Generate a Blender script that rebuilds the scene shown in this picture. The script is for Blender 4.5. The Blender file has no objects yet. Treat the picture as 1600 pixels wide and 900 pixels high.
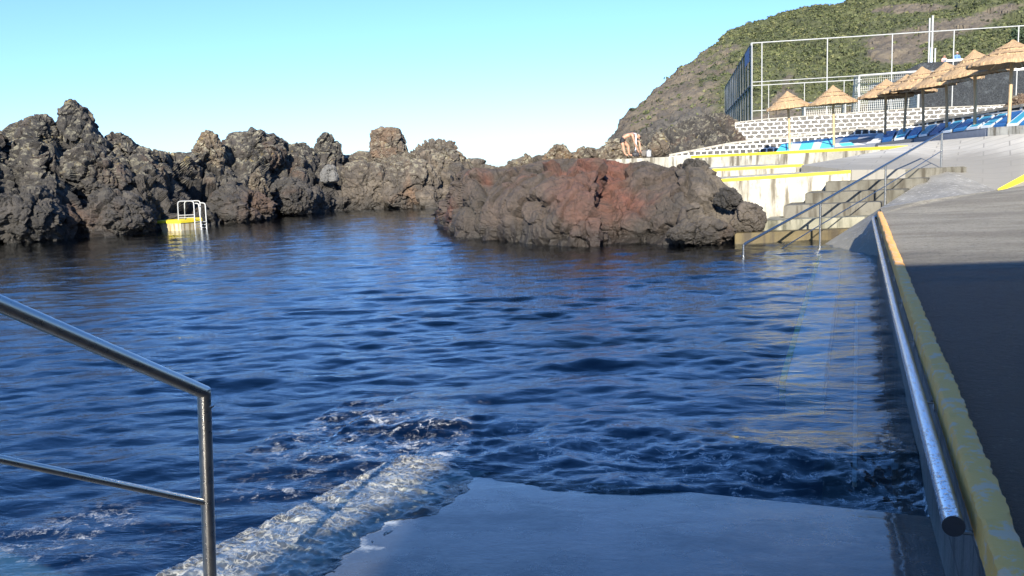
import bpy, bmesh, math, random
import numpy as np
from mathutils import Vector, Matrix
R = math.radians
rnd = random.Random(7)
SC = bpy.context.scene
COL = SC.collection
# ------------------------------------------------------------------ camera
F, HEYE = 1350.0, 1.9
PITCH, ROLL = R(7.93), R(2.2)
CAM = Vector((0, 0, HEYE))
ROT = Matrix.Rotation(R(90) - PITCH, 3, 'X') @ Matrix.Rotation(-ROLL, 3, 'Z')
cam = bpy.data.cameras.new('camera'); cam.lens = 36 * F / 1600; cam.sensor_width = 36
cam.clip_start = 0.05; cam.clip_end = 20000
camo = bpy.data.objects.new('camera', cam); COL.objects.link(camo)
camo.matrix_world = Matrix.Translation(CAM) @ ROT.to_4x4()
SC.camera = camo
def ray(px, py): return (ROT @ Vector(((px - 800) / F, (450 - py) / F, -1.0))).normalized()
def D(px, py, y):                      # the place at y metres ahead that stands there
    d = ray(px, py); return CAM + d * (y / d.y)
RI = np.array(ROT.transposed())
def proj_y(P):                         # picture row of points, to check crest lines
    q = (P - np.array((0, 0, HEYE))) @ RI.T
    return 450 - F * q[..., 1] / -q[..., 2]
def W(px, py, z):                      # the place at height z
    d = ray(px, py); return CAM + d * ((z - HEYE) / d.z)
# ------------------------------------------------------------------ object helpers
def tag(o, label=None, cat=None, group=None, kind=None):
    if label: o['label'] = label
    if cat: o['category'] = cat
    if group: o['group'] = group
    if kind: o['kind'] = kind
    return o
def empty(name, loc, label, cat, group=None, rz=0):
    o = bpy.data.objects.new(name, None); COL.objects.link(o); o.empty_display_size = .1
    o.location = loc; o.rotation_euler = (0, 0, rz)
    return tag(o, label, cat, group)
def link(name, me, mat, parent=None, smooth=False):
    o = bpy.data.objects.new(name, me); COL.objects.link(o)
    if mat is not None:
        for m in (mat if isinstance(mat, (list, tuple)) else [mat]): me.materials.append(m)
    if smooth: me.polygons.foreach_set('use_smooth', [True] * len(me.polygons))
    if parent is not None:             # shapes are given in world space; the part keeps its parent's frame
        o.parent = parent
        pm = Matrix.LocRotScale(parent.location, parent.rotation_euler, parent.scale)
        q = parent
        while q.parent is not None:
            q = q.parent; pm = Matrix.LocRotScale(q.location, q.rotation_euler, q.scale) @ pm
        me.transform(pm.inverted())
    return o
class MB:                              # collects shapes, links them as one mesh
    def __init__(s): s.bm = bmesh.new()
    def poly(s, pts, mi=0):
        f = s.bm.faces.new([s.bm.verts.new(Vector(p)) for p in pts]); f.material_index = mi; return f
    def prism(s, pts, dz, top=None):   # polygon and its copy dz lower
        a = [s.bm.verts.new(Vector(p)) for p in pts]
        dv = dz if isinstance(dz, Vector) else Vector((0, 0, -dz))
        b = [s.bm.verts.new(Vector(p) + dv) for p in pts]
        n = len(pts); s.bm.faces.new(a); s.bm.faces.new(b[::-1])
        for i in range(n): s.bm.faces.new((a[i], b[i], b[(i + 1) % n], a[(i + 1) % n]))
        return s
    def box(s, c, size, rz=0, bev=0):
        m = Matrix.Translation(Vector(c)) @ Matrix.Rotation(rz, 4, 'Z') @ Matrix.Diagonal((*size, 1))
        r = bmesh.ops.create_cube(s.bm, size=1, matrix=m)
        if bev:
            es = list({e for v in r['verts'] for e in v.link_edges})
            bmesh.ops.bevel(s.bm, geom=es, offset=bev, segments=2, affect='EDGES')
        return s
    def tube(s, pts, r, n=12, cap=True):
        pts = [Vector(p) for p in pts]; rings = []
        rs = r if isinstance(r, (list, tuple)) else [r] * len(pts)
        ref = None
        for i, p in enumerate(pts):
            t = ((pts[i] - pts[i - 1]).normalized() if i else Vector()) + ((pts[i + 1] - pts[i]).normalized() if i < len(pts) - 1 else Vector())
            t.normalize()
            if ref is None: ref = Vector((0, 0, 1)) if abs(t.z) < .9 else Vector((1, 0, 0))
            x = t.cross(ref).normalized(); y = x.cross(t).normalized(); ref = y
            k = 1.0
            if 0 < i < len(pts) - 1:
                c = (pts[i] - pts[i - 1]).normalized().dot(t); k = 1 / max(c, .5)
            ring = []
            for j in range(n):
                a = 2 * math.pi * j / n
                ring.append(s.bm.verts.new(p + x * math.cos(a) * rs[i] * (1 if k == 1 else k) + y * math.sin(a) * rs[i] * (1 if k == 1 else k)))
            rings.append(ring)
        for a, b in zip(rings, rings[1:]):
            for j in range(n): s.bm.faces.new((a[j], a[(j + 1) % n], b[(j + 1) % n], b[j]))
        if cap: s.bm.faces.new(rings[0][::-1]); s.bm.faces.new(rings[-1])
        return s
    def build(s, name, mat, parent=None, smooth=False, auto=None):
        bmesh.ops.recalc_face_normals(s.bm, faces=s.bm.faces)
        me = bpy.data.meshes.new(name); s.bm.to_mesh(me); s.bm.free()
        o = link(name, me, mat, parent, smooth or auto is not None)
        if auto is not None: me.set_sharp_from_angle(angle=R(auto))
        return o
def arc(p0, p1, p2, r, n=5):           # rounded corner at p1
    p0, p1, p2 = Vector(p0), Vector(p1), Vector(p2)
    a = p1 + (p0 - p1).normalized() * r; b = p1 + (p2 - p1).normalized() * r
    return [(a * (1 - t) + p1 * t) * (1 - t) + (p1 * (1 - t) + b * t) * t for t in [i / n for i in range(n + 1)]]
def npmesh(name, V, Fq, attrs=None):
    me = bpy.data.meshes.new(name)
    V = np.asarray(V, np.float32); Fq = np.asarray(Fq, np.int32); k = Fq.shape[1]
    me.vertices.add(len(V)); me.vertices.foreach_set('co', V.ravel())
    me.loops.add(Fq.size); me.loops.foreach_set('vertex_index', Fq.ravel())
    me.polygons.add(len(Fq)); me.polygons.foreach_set('loop_start', np.arange(0, Fq.size, k, dtype=np.int32))
    me.update(calc_edges=True)
    for n, a in (attrs or {}).items():
        if a.ndim == 1:
            at = me.attributes.new(n, 'FLOAT', 'POINT'); at.data.foreach_set('value', a.astype(np.float32))
        else:
            at = me.attributes.new(n, 'FLOAT_COLOR', 'POINT'); at.data.foreach_set('color', a.astype(np.float32).ravel())
    return me
def gridfaces(nr, nc):
    i = np.arange(nr * nc).reshape(nr, nc)
    return np.stack([i[:-1, :-1].ravel(), i[:-1, 1:].ravel(), i[1:, 1:].ravel(), i[1:, :-1].ravel()], 1)
# ------------------------------------------------------------------ numpy noise
def h3(ix, iy, iz, seed=0):
    n = (ix.astype(np.int64) * 374761393 + iy.astype(np.int64) * 668265263 + iz.astype(np.int64) * 2147483647 + seed * 974634777) & 0xFFFFFFFF
    n = ((n ^ (n >> 13)) * 1274126177) & 0xFFFFFFFF
    n = ((n ^ (n >> 16)) * 2246822519) & 0xFFFFFFFF
    return ((n ^ (n >> 15)) & 0xFFFFFF) / float(0xFFFFFF)
def vnoise(P, seed=0):
    I = np.floor(P); f = P - I; f = f * f * f * (f * (f * 6 - 15) + 10); I = I.astype(np.int64)
    out = 0
    for dx in (0, 1):
        for dy in (0, 1):
            for dz in (0, 1):
                w = (f[:, 0] if dx else 1 - f[:, 0]) * (f[:, 1] if dy else 1 - f[:, 1]) * (f[:, 2] if dz else 1 - f[:, 2])
                out = out + w * h3(I[:, 0] + dx, I[:, 1] + dy, I[:, 2] + dz, seed)
    return out * 2 - 1
def fbm(P, oct=5, seed=0, gain=.5, ridged=False):
    a, s, o, t = 1.0, 0, P.copy(), 0
    for k in range(oct):
        n = vnoise(o, seed + k)
        if ridged: n = 1 - 2 * np.abs(n)
        s = s + a * n; t += a; a *= gain; o = o * 2.03 + 17.3
    return s / t
def worley(P, seed=0):                 # F1, F2, a random value of the nearest cell, a tilted plane through it
    I = np.floor(P).astype(np.int64)
    f1 = np.full(len(P), 9.0); f2 = f1.copy(); cid = np.zeros(len(P)); fac = np.zeros(len(P))
    for dx in (-1, 0, 1):
        for dy in (-1, 0, 1):
            for dz in (-1, 0, 1):
                c = I + np.array((dx, dy, dz))
                q = np.stack([h3(c[:, 0], c[:, 1], c[:, 2], seed + s) for s in (1, 2, 3)], 1)
                v = P - (c + .1 + .8 * q)
                d = np.sqrt((v ** 2).sum(1))
                r = h3(c[:, 0], c[:, 1], c[:, 2], seed + 9)
                t = np.stack([h3(c[:, 0], c[:, 1], c[:, 2], seed + s) for s in (4, 5, 6)], 1) * 2 - 1
                n = d < f1
                f2 = np.where(n, f1, np.minimum(f2, d)); cid = np.where(n, r, cid); fac = np.where(n, (v * t).sum(1), fac); f1 = np.where(n, d, f1)
    return f1, f2, cid, fac
def crag(P, big=2.2, amp=1.0, seed=0): # displacement of broken lava: tilted blocks parted by cracks, three sizes, pitted
    wp = P + .22 * big * np.stack([fbm(P / big * 1.3, 4, seed + 50 + k, .6) for k in range(3)], 1)
    d = 0
    for k, (sc, a, an) in enumerate(((big, .40, .7), (big * .45, .22, .8), (big * .2, .10, .9))):
        f1, f2, c, fa = worley(wp / sc * np.array((1, 1, an)), seed + 20 * k)
        crack = np.exp(-((f2 - f1) / .085) ** 2)
        d = d + a * big * ((c - .5) * .75 + fa * (.75, .95, 1.0)[k] - f1 * (.34, .25, .2)[k] + .15 - crack * (.26, .24, .25)[k])
    d = d + .11 * big * fbm(P * (2.2 / big), 6, seed + 90, .58, True)
    d = d + .035 * big * fbm(P * (11.0 / big), 4, seed + 95, .65, True)
    return d * amp
# ------------------------------------------------------------------ materials
class NT:
    def __init__(s, name):
        s.m = bpy.data.materials.new(name); s.m.use_nodes = True; s.t = s.m.node_tree; s.t.nodes.clear()
        s.out = s.t.nodes.new('ShaderNodeOutputMaterial')
    def n(s, typ, ins=None, **kw):
        x = s.t.nodes.new('ShaderNode' + typ)
        for k, v in kw.items(): setattr(x, k, v)
        for k, v in (ins or {}).items():
            if isinstance(v, bpy.types.NodeSocket): s.t.links.new(v, x.inputs[k])
            else: x.inputs[k].default_value = v
        return x
    def pos(s): return s.n('NewGeometry').outputs['Position']
    def obj(s): return s.n('TexCoord').outputs['Object']
    def noise(s, vec, scale, det=5, rough=.6, dist=0):
        return s.n('TexNoise', {'Vector': vec, 'Scale': scale, 'Detail': det, 'Roughness': rough, 'Distortion': dist}).outputs[0]
    def vor(s, vec, scale, feature='F1', rnd=1.0):
        return s.n('TexVoronoi', {'Vector': vec, 'Scale': scale, 'Randomness': rnd}, feature=feature).outputs['Distance']
    def ramp(s, fac, stops):
        r = s.n('ValToRGB', {0: fac}); e = r.color_ramp.elements
        while len(e) < len(stops): e.new(.5)
        for x, (p, c) in zip(e, stops): x.position = p; x.color = (*c, 1) if len(c) == 3 else c
        return r.outputs[0]
    def step(s, fac, a, b): return s.n('MapRange', {0: fac, 1: a, 2: b}, interpolation_type='SMOOTHSTEP').outputs[0]
    def mix(s, f, a, b, bt='MIX'):
        x = s.n('Mix', data_type='RGBA', blend_type=bt)
        for i, v in ((0, f), (6, a), (7, b)):
            if isinstance(v, bpy.types.NodeSocket): s.t.links.new(v, x.inputs[i])
            elif i: x.inputs[i].default_value = (*v, 1) if len(v) == 3 else v
            else: x.inputs[0].default_value = v
        return x.outputs[2]
    def math(s, op, a, b=0.0): return s.n('Math', {0: a, 1: b}, operation=op).outputs[0]
    def scl(s, vec, v): return s.n('VectorMath', {0: vec, 1: v}, operation='MULTIPLY').outputs[0]
    def bump(s, h, st, dist, prev=None):
        i = {'Height': h, 'Strength': st, 'Distance': dist}
        if prev is not None: i['Normal'] = prev
        return s.n('Bump', i).outputs[0]
    def sep(s, v): return s.n('SeparateXYZ', {0: v}).outputs
    def attr(s, name, out='Fac'): return s.n('Attribute', attribute_name=name).outputs[out]
    def pbr(s, col, rough=.8, normal=None, **kw):
        i = {'Base Color': col if isinstance(col, bpy.types.NodeSocket) else (*col, 1), 'Roughness': rough}
        if normal is not None: i['Normal'] = normal
        i.update({k.replace('_', ' '): v for k, v in kw.items()})
        b = s.n('BsdfPrincipled', i); s.t.links.new(b.outputs[0], s.out.inputs[0]); return s.m
def plain(name, col, rough=.6, var=.25, scale=6, bump=.15, **kw):
    t = NT(name); p = t.obj(); n = t.noise(p, scale, 5)
    c = t.mix(n, [x * (1 - var) for x in col], [min(1, x * (1 + var)) for x in col])
    return t.pbr(c, rough, t.bump(t.noise(p, scale * 7, 4), bump, .01), **kw)
def m_rock(name, a, b, c, seed=0.0, lichen=.5, wet=True, lz=2.0, alt=None):
    t = NT(name); p = t.n('VectorMath', {0: t.pos(), 1: (seed, seed * 2, seed)}, operation='ADD').outputs[0]
    col = t.mix(t.step(t.noise(p, .8, 6, .65), .36, .64), a, b)
    col = t.mix(t.step(t.noise(p, .33, 5, .6, .5), .52, .68), col, c)
    col = t.mix(t.math('MULTIPLY', t.step(t.math('ADD', t.attr('red'), t.math('MULTIPLY', t.noise(p, 1.3, 6, .7), .7)), .75, 1.15), .5), col, c)
    if alt:
        c2 = t.mix(t.step(t.noise(p, .9, 6, .65), .36, .64), alt[0], alt[1])
        col = t.mix(t.step(t.math('ADD', t.attr('alt'), t.math('MULTIPLY', t.noise(p, .7, 5), .5)), .55, .95), col, c2)
    col = t.mix(t.math('MULTIPLY', t.step(t.noise(p, 5, 6, .7), .35, .7), .55), col, [x * .55 for x in a])
    col = t.mix(t.math('MULTIPLY', t.step(t.noise(p, 26, 4, .7), .58, .74), .4), col, [min(1, x * 2.1) for x in b])
    zz = t.sep(t.pos())[2]; nz = t.sep(t.n('NewGeometry').outputs['Normal'])[2]
    if lichen:
        up = t.math('MULTIPLY', t.step(nz, .0, .8), t.step(zz, lz * .55, lz * 1.6))
        f = t.math('MULTIPLY', t.math('MULTIPLY', t.step(t.noise(p, 3.2, 6, .75), .46, .60), up), lichen)
        col = t.mix(f, col, (.28, .26, .185))
        f2 = t.math('MULTIPLY', t.math('MULTIPLY', t.step(t.noise(p, 1.7, 5, .7, 1), .58, .68), up), lichen)
        col = t.mix(f2, col, (.23, .17, .05))
    rough = .88
    if wet:                             # tide band: algae-dark and damp
        w = t.step(t.math('ADD', zz, t.math('MULTIPLY', t.noise(p, 1.1, 4), .7)), 1.05, .45)
        col = t.mix(t.math('MULTIPLY', w, .72), col, (.014, .013, .011))
        rough = t.n('MapRange', {0: w, 3: .88, 4: .45}).outputs[0]
    nb = t.bump(t.noise(p, 2.6, 8, .72), .8, .22)
    nb = t.bump(t.vor(p, 9), .5, .05, nb)
    nb = t.bump(t.noise(p, 22, 5, .75), .7, .03, nb)
    return t.pbr(col, rough, nb)
def m_concrete(name, a, b, stain, rough=.85, sc=1.0, wear=.6):
    t = NT(name); p = t.pos()
    col = t.mix(t.step(t.noise(p, 1.1 * sc, 7, .68), .35, .65), a, b)
    drip = t.noise(t.scl(p, (5 * sc, 5 * sc, .7 * sc)), 1, 5, .6)
    col = t.mix(t.math('MULTIPLY', t.step(drip, .46, .66), wear), col, stain)
    col = t.mix(t.math('MULTIPLY', t.step(t.noise(p, 14 * sc, 4, .7), .6, .75), wear * .8), col, [x * .6 for x in stain])
    nb = t.bump(t.noise(p, 4, 7, .7), .4, .03); nb = t.bump(t.noise(p, 60, 3), .25, .006, nb)
    return t.pbr(col, rough, nb)
EXPO = 1.28
SKYG, SKYS, SKYH, SKYT = 1.0, 1.0, .5, (.43, .575, .87)
# ------------------------------------------------------------------ light
SUNAZ, SUNEL = R(6.8), R(24)           # the sun is behind the photographer, a little to the left
w = bpy.data.worlds.new('World'); SC.world = w; w.use_nodes = True
wt = w.node_tree; bg = wt.nodes['Background']
sky = wt.nodes.new('ShaderNodeTexSky'); sky.sky_type = 'NISHITA'; sky.sun_disc = False
sky.sun_elevation = SUNEL; sky.sun_rotation = math.pi + SUNAZ
sky.altitude = 0; sky.air_density = 1.0; sky.dust_density = .35; sky.ozone_density = 2.5
gm = wt.nodes.new('ShaderNodeGamma'); gm.inputs[1].default_value = SKYG
hs = wt.nodes.new('ShaderNodeHueSaturation'); hs.inputs['Saturation'].default_value = SKYS; hs.inputs['Hue'].default_value = SKYH
tn = wt.nodes.new('ShaderNodeMix'); tn.data_type = 'RGBA'; tn.blend_type = 'MULTIPLY'; tn.inputs[0].default_value = 1; tn.inputs[7].default_value = (*SKYT, 1)
sp = wt.nodes.new('ShaderNodeSeparateColor'); cb = wt.nodes.new('ShaderNodeCombineColor')   # deeper blue overhead
def wm(op, a, b):
    n = wt.nodes.new('ShaderNodeMath'); n.operation = op
    for i, v in enumerate((a, b)):
        if isinstance(v, float): n.inputs[i].default_value = v
        else: wt.links.new(v, n.inputs[i])
    return n.outputs[0]
wt.links.new(sky.outputs[0], sp.inputs[0])
wt.links.new(wm('MULTIPLY', sp.outputs[0], wm('MINIMUM', wm('POWER', wm('DIVIDE', sp.outputs[0], 2.6), .3), 1.0)), cb.inputs[0])
wt.links.new(sp.outputs[1], cb.inputs[1]); wt.links.new(sp.outputs[2], cb.inputs[2]); wt.links.new(cb.outputs[0], gm.inputs[0]); wt.links.new(gm.outputs[0], hs.inputs['Color']); wt.links.new(hs.outputs[0], tn.inputs[6]); wt.links.new(tn.outputs[2], bg.inputs[0]); bg.inputs[1].default_value = .12
sl = bpy.data.lights.new('sun', 'SUN'); sl.energy = 4.9; sl.angle = R(.5); sl.color = (1, .92, .78)
so = bpy.data.objects.new('sun', sl); COL.objects.link(so)
sd = Vector((math.sin(SUNAZ) * math.cos(SUNEL), math.cos(SUNAZ) * math.cos(SUNEL), -math.sin(SUNEL)))
so.rotation_euler = sd.to_track_quat('-Z', 'Y').to_euler(); so.location = (0, -20, 15)
SC.view_settings.view_transform = 'Standard'; SC.view_settings.look = 'None'
SC.view_settings.exposure = EXPO; SC.view_settings.gamma = 1
SC.cycles.use_denoising = True
SC.cycles.max_bounces = 8; SC.cycles.transparent_max_bounces = 12; SC.cycles.caustics_reflective = False; SC.cycles.caustics_refractive = False
# ------------------------------------------------------------------ frame of the pool side wall
u = ray(1340, 241.5); u = Vector((u.x, u.y, 0)).normalized(); nv = Vector((-u.y, u.x, 0))   # along the wall, and out over the water
cw = .5 * (W(1385, 450, 0).dot(nv) + W(1440, 790, 0).dot(nv))
def L(s, o, z): return u * s + nv * (cw + o) + Vector((0, 0, z))     # s along the wall, o out from it
def hit(px, py, o):                    # where the line of sight meets the upright plane o out from the wall
    d = ray(px, py); return CAM + d * ((cw + o - CAM.dot(nv)) / d.dot(nv))
zk = .5 * (hit(1472, 611, 0).z + hit(1372, 332, .0).z * 0 + hit(1472, 611, 0).z)
kw = -(W(1506, 611, zk).dot(nv) - cw) * .78
send = W(1366, 331, zk).dot(u)
print('wall offset', cw, 'kerb z', zk, 'kerb width', kw, 'end s', send, W(1385, 450, 0), W(1440, 790, 0), hit(1431, 611, .09).z)
def s_at(px, py, z): return W(px, py, z).dot(u)
# materials
M = {}
M['conc'] = m_concrete('sea_worn_concrete', (.40, .38, .33), (.30, .285, .25), (.15, .135, .11))
M['white_conc'] = m_concrete('whitewashed_concrete', (.50, .485, .42), (.31, .295, .245), (.13, .115, .085), wear=1.0)
M['step'] = m_concrete('step_concrete', (.15, .142, .118), (.095, .09, .07), (.045, .038, .026), wear=.9)
M['paving'] = m_concrete('pale_paving', (.50, .485, .44), (.40, .39, .36), (.25, .24, .22), sc=.7, wear=.5)
def m_yellow(name, col, wornc, amt):
    t = NT(name); p = t.pos()
    c = t.mix(t.noise(p, 2, 4), col, [x * .85 for x in col])
    f = t.step(t.noise(p, 9, 7, .72), amt, amt + .07)
    c = t.mix(f, c, wornc)
    return t.pbr(c, .75, t.bump(t.noise(p, 24, 5, .7), .5, .012))
M['yellow'] = m_yellow('fresh_yellow_paint', (.86, .68, .03), (.5, .46, .3), .68)
M['kerb'] = m_yellow('worn_ochre_paint', (.94, .455, .105), (.72, .44, .25), .52)
def m_steel():
    t = NT('brushed_steel'); p = t.obj()
    c = t.mix(t.noise(p, 8, 5), (.36, .35, .335), (.46, .45, .43))
    r = t.n('MapRange', {0: t.noise(p, 30, 4), 3: .2, 4: .38}).outputs[0]
    return t.pbr(c, r, t.bump(t.noise(t.scl(p, (90, 90, 90)), 1, 2), .04, .002), Metallic=1.0)
M['steel'] = m_steel()
def m_steelwet():
    t = NT('wet_steel'); p = t.pos()
    v = t.vor(p, 75); big = t.vor(p, 33)
    h = t.math('ADD', t.step(v, .34, .18), t.step(big, .3, .16))
    return t.pbr(t.mix(t.step(v, .32, .2), (.56, .56, .57), (.38, .39, .42)), .24, t.bump(h, .9, .004), Metallic=1.0)
M['steelwet'] = m_steelwet()
M['galv'] = plain('galvanised_white', (.34, .35, .35), .45)
def m_asphalt():
    t = NT('asphalt'); p = t.pos()
    c = t.mix(t.step(t.noise(t.scl(p, (.35, 1.1, 1)), .9, 6, .65), .38, .66), (.46, .42, .345), (.66, .61, .50))
    c = t.mix(t.math('MULTIPLY', t.step(t.noise(t.scl(p, (.5, 2.6, 1)), 1.5, 5, .7), .58, .72), .5), c, (.58, .53, .43))
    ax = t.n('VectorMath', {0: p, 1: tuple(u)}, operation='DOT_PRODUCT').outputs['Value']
    shade_wet = t.step(t.math('ADD', ax, t.math('MULTIPLY', t.noise(t.scl(p, (.35, 1.2, 1)), .8, 6, .65), 7.0)), 15.5, 11.5)
    c = t.mix(t.math('MULTIPLY', shade_wet, .97), c, t.mix(1.0, c, (.052, .052, .055), 'MULTIPLY'))  # house shade put into the near end's colour, which is also wet
    c = t.mix(t.math('MULTIPLY', t.noise(p, 130, 2, .7), .5), c, (.03, .03, .03))
    c = t.mix(t.math('MULTIPLY', t.step(t.noise(p, 24, 6, .85), .52, .62), .6), c, (.03, .03, .03))
    c = t.mix(t.math('MULTIPLY', t.step(t.noise(p, 41, 4, .8), .60, .68), .5), c, (.34, .33, .30))
    nb = t.bump(t.noise(p, 30, 6, .85), 1.0, .09); nb = t.bump(t.noise(p, 11, 6, .7), .5, .05, nb)
    return t.pbr(c, t.n('MapRange', {0: shade_wet, 3: .85, 4: .42}).outputs[0], nb, Specular_IOR_Level=.12)
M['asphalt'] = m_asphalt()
def m_wall():
    t = NT('block_wall'); p = t.pos()
    ax = t.n('VectorMath', {0: p, 1: tuple(u)}, operation='DOT_PRODUCT').outputs['Value']
    z = t.sep(p)[2]
    br = t.n('TexBrick', {'Vector': t.n('CombineXYZ', {0: ax, 1: z, 2: 0.0}).outputs[0], 'Color1': (.085, .08, .075, 1), 'Color2': (.13, .125, .115, 1), 'Mortar': (.035, .035, .034, 1),
        'Scale': 1.0, 'Mortar Size': .012, 'Brick Width': .62, 'Row Height': .3, 'Mortar Smooth': .4})
    c = br.outputs[0]
    drip = t.noise(t.scl(p, (4, 4, .5)), 1.6, 6, .65)
    c = t.mix(t.step(drip, .5, .66), c, (.035, .034, .033))
    c = t.mix(t.math('MULTIPLY', t.step(t.noise(t.scl(p, (6, 6, .6)), 1.3, 4), .62, .74), .6), c, (.26, .25, .23))
    lo = t.step(z, .28, .05)
    c = t.mix(t.math('MULTIPLY', lo, .7), c, (.14, .15, .14))
    nb = t.bump(br.outputs[1], .5, -.012) if False else t.bump(t.math('MULTIPLY', br.outputs[1], -1.0), .6, .012)
    nb = t.bump(t.noise(p, 18, 6, .7), .5, .02, nb)
    return t.pbr(c, t.n('MapRange', {0: drip, 3: .35, 4: .75}).outputs[0], nb)
M['wall'] = m_wall()
def m_slab():
    t = NT('wet_concrete'); p = t.pos()
    oL_ = W(648, 712, 0).dot(nv)
    dn = t.n('VectorMath', {0: p, 1: tuple(nv)}, operation='DOT_PRODUCT').outputs['Value']
    edge = t.step(t.math('ADD', dn, t.math('MULTIPLY', t.math('SUBTRACT', t.noise(p, 2.6, 6, .7), .5), .7)), oL_ - .62, oL_ - .48)
    c = t.mix(t.step(t.noise(p, 1.3, 7, .7), .35, .68), (.040, .042, .044), (.022, .024, .026))
    c = t.mix(t.math('MULTIPLY', t.step(t.noise(p, 22, 4, .7), .55, .75), .5), c, (.03, .029, .025))
    c = t.mix(t.math('MULTIPLY', t.step(t.noise(p, .9, 5, .6, .6), .48, .62), .6), c, (.07, .072, .070))
    pale = t.mix(t.step(t.noise(p, 7, 6, .75), .36, .62), (.34, .345, .31), (.60, .61, .54))
    ax = t.n('VectorMath', {0: p, 1: tuple(u)}, operation='DOT_PRODUCT').outputs['Value']
    alg = t.step(t.math('ADD', ax, t.math('MULTIPLY', t.math('SUBTRACT', t.noise(p, 1.8, 6, .7), .5), .8)), s_at(740, 740, 0) - .75, s_at(740, 740, 0) - .05)
    c = t.mix(t.math('MULTIPLY', alg, .85), c, (.012, .024, .020))
    c = t.mix(edge, c, pale)
    nb = t.bump(t.noise(p, 2.2, 3, .5), .25, .05); nb = t.bump(t.noise(p, 30, 5, .7), .3, .012, nb); nb = t.bump(t.step(t.vor(p, 5.5), .10, .07), .25, .006, nb)
    rip = t.bump(t.noise(t.scl(p, (1, 1.6, 1)), 3.2, 3, .5, .6), .16, .02)
    return t.pbr(c, t.n('MapRange', {0: t.step(t.noise(p, 1.1, 6, .65), .38, .62), 3: .10, 4: .42}).outputs[0], nb, Specular_IOR_Level=.15, Coat_Weight=.6, Coat_Roughness=.05, Coat_IOR=1.33, Coat_Normal=rip)
M['slab'] = m_slab()
def m_water():
    t = NT('sea_water'); p = t.pos()
    q = t.n('VectorRotate', {'Vector': p, 'Axis': (0, 0, 1), 'Angle': .12}).outputs[0]
    h = t.math('ADD', t.noise(t.scl(q, (2.6, 6.5, 1)), 1, 4, .55, .9), t.math('MULTIPLY', t.noise(t.scl(q, (9, 22, 1)), 1, 4, .6, .8), .22))
    nb = t.bump(h, 1.0, .012)
    fr = t.n('Fresnel', {'IOR': 1.40, 'Normal': nb}).outputs[0]
    tr = t.n('BsdfTransparent', {0: (.78, .92, .95, 1)}).outputs[0]
    gl = t.n('BsdfGlossy', {'Color': (.93, .97, 1, 1), 'Roughness': .012, 'Normal': nb}).outputs[0]
    mx = t.n('MixShader', {0: fr, 1: tr, 2: gl}).outputs[0]
    fo = t.attr('foam')
    q2 = t.n('VectorMath', {0: p, 1: t.scl(t.n('TexNoise', {'Vector': p, 'Scale': 3.5, 'Detail': 6.0, 'Roughness': .7}).outputs[1], (.5, .5, 0))}, operation='ADD').outputs[0]
    lace = t.step(t.vor(q2, 10, 'DISTANCE_TO_EDGE'), .10, .0)
    fm = t.math('MULTIPLY', t.math('MULTIPLY', lace, t.step(t.noise(q2, 9, 4, .7), .45, .65)), t.step(t.noise(p, 1.7, 5, .65), .42, .58))
    fm = t.math('MAXIMUM', t.math('MULTIPLY', fm, .75), t.math('MULTIPLY', t.step(t.noise(q2, 7, 7, .85), .54, .66), .75))
    fd = t.n('BsdfDiffuse', {0: (.72, .76, .78, 1)}).outputs[0]
    mx = t.n('MixShader', {0: t.math('MULTIPLY', fm, fo), 1: mx, 2: fd}).outputs[0]
    t.t.links.new(mx, t.out.inputs[0]); return t.m
M['water'] = m_water()
# ------------------------------------------------------------------ walkway, pool wall, slab
S0 = -6.0
zA = zk - .025
far = [W(1375, 325, zA), D(1440, 313.5, 18.2), D(1500, 305.3, 19.6), D(1560, 297, 20.95), D(1640, 284, 21.3), D(1800, 268, 21.6)]
mb = MB()
V0 = {k: mb.bm.verts.new(v) for k, v in dict(a=L(S0, -kw + .004, zA), b=L(send, -kw + .004, zA), g=Vector((30, 8, zA)), h=Vector((40, -20, zA)), i=L(-20, -30, zA), j=L(-20, -kw, zA)).items()}
fv = [mb.bm.verts.new(v) for v in far]
for p_, q_ in zip(fv, fv[1:]): mb.bm.faces.new((V0['b'], p_, q_))
mb.bm.faces.new((V0['b'], fv[-1], V0['g'])); mb.bm.faces.new([V0[k] for k in ('a', 'b', 'g', 'h', 'i', 'j')])
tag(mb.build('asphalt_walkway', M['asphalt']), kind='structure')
pw = empty('pool_wall', L(4, 0, 0), 'long dark block retaining wall with a worn yellow kerb along its top, right edge of the pool', 'wall')
MB().prism([L(S0, 0, zk - .1), L(send, 0, zk - .1), L(send, -kw, zk - .1), L(S0, -kw, zk - .1)], 3.2).build('wall', M['wall'], pw)
# kerb with chipped edges
mb = MB(); n = 700; rows = []
kx_ = np.arange(701); kn = fbm(np.stack([kx_ * .11, 0 * kx_, 0 * kx_], 1), 4, 301, .7); kn2 = fbm(np.stack([kx_ * .023, 0 * kx_, 0 * kx_], 1), 3, 305)
for i in range(n + 1):
    s = S0 + (send + .02 - S0) * i / n
    j = lambda a: (rnd.random() - .5) * a * .55 + a * .5 * (kn[i] + .6 * kn2[i])
    a = L(s, .022 + j(.006), zk - .1); b = L(s, .018 + j(.014), zk - .012 + j(.008)); c = L(s, .006 + j(.014), zk + j(.004))
    d = L(s, -kw * .5, zk + .003); e = L(s, -kw + .012 + j(.03), zk + j(.004)); f = L(s, -kw + j(.022), zk - .012); g = L(s, -kw - .002, zk - .1)
    rows.append([mb.bm.verts.new(v) for v in (a, b, c, d, e, f, g)])
for r0, r1 in zip(rows, rows[1:]):
    for k in range(6): mb.bm.faces.new((r0[k], r0[k + 1], r1[k + 1], r1[k]))
mb.bm.faces.new(rows[0]); mb.bm.faces.new(rows[-1])
mb.build('kerb', M['kerb'], pw, auto=40)
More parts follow.
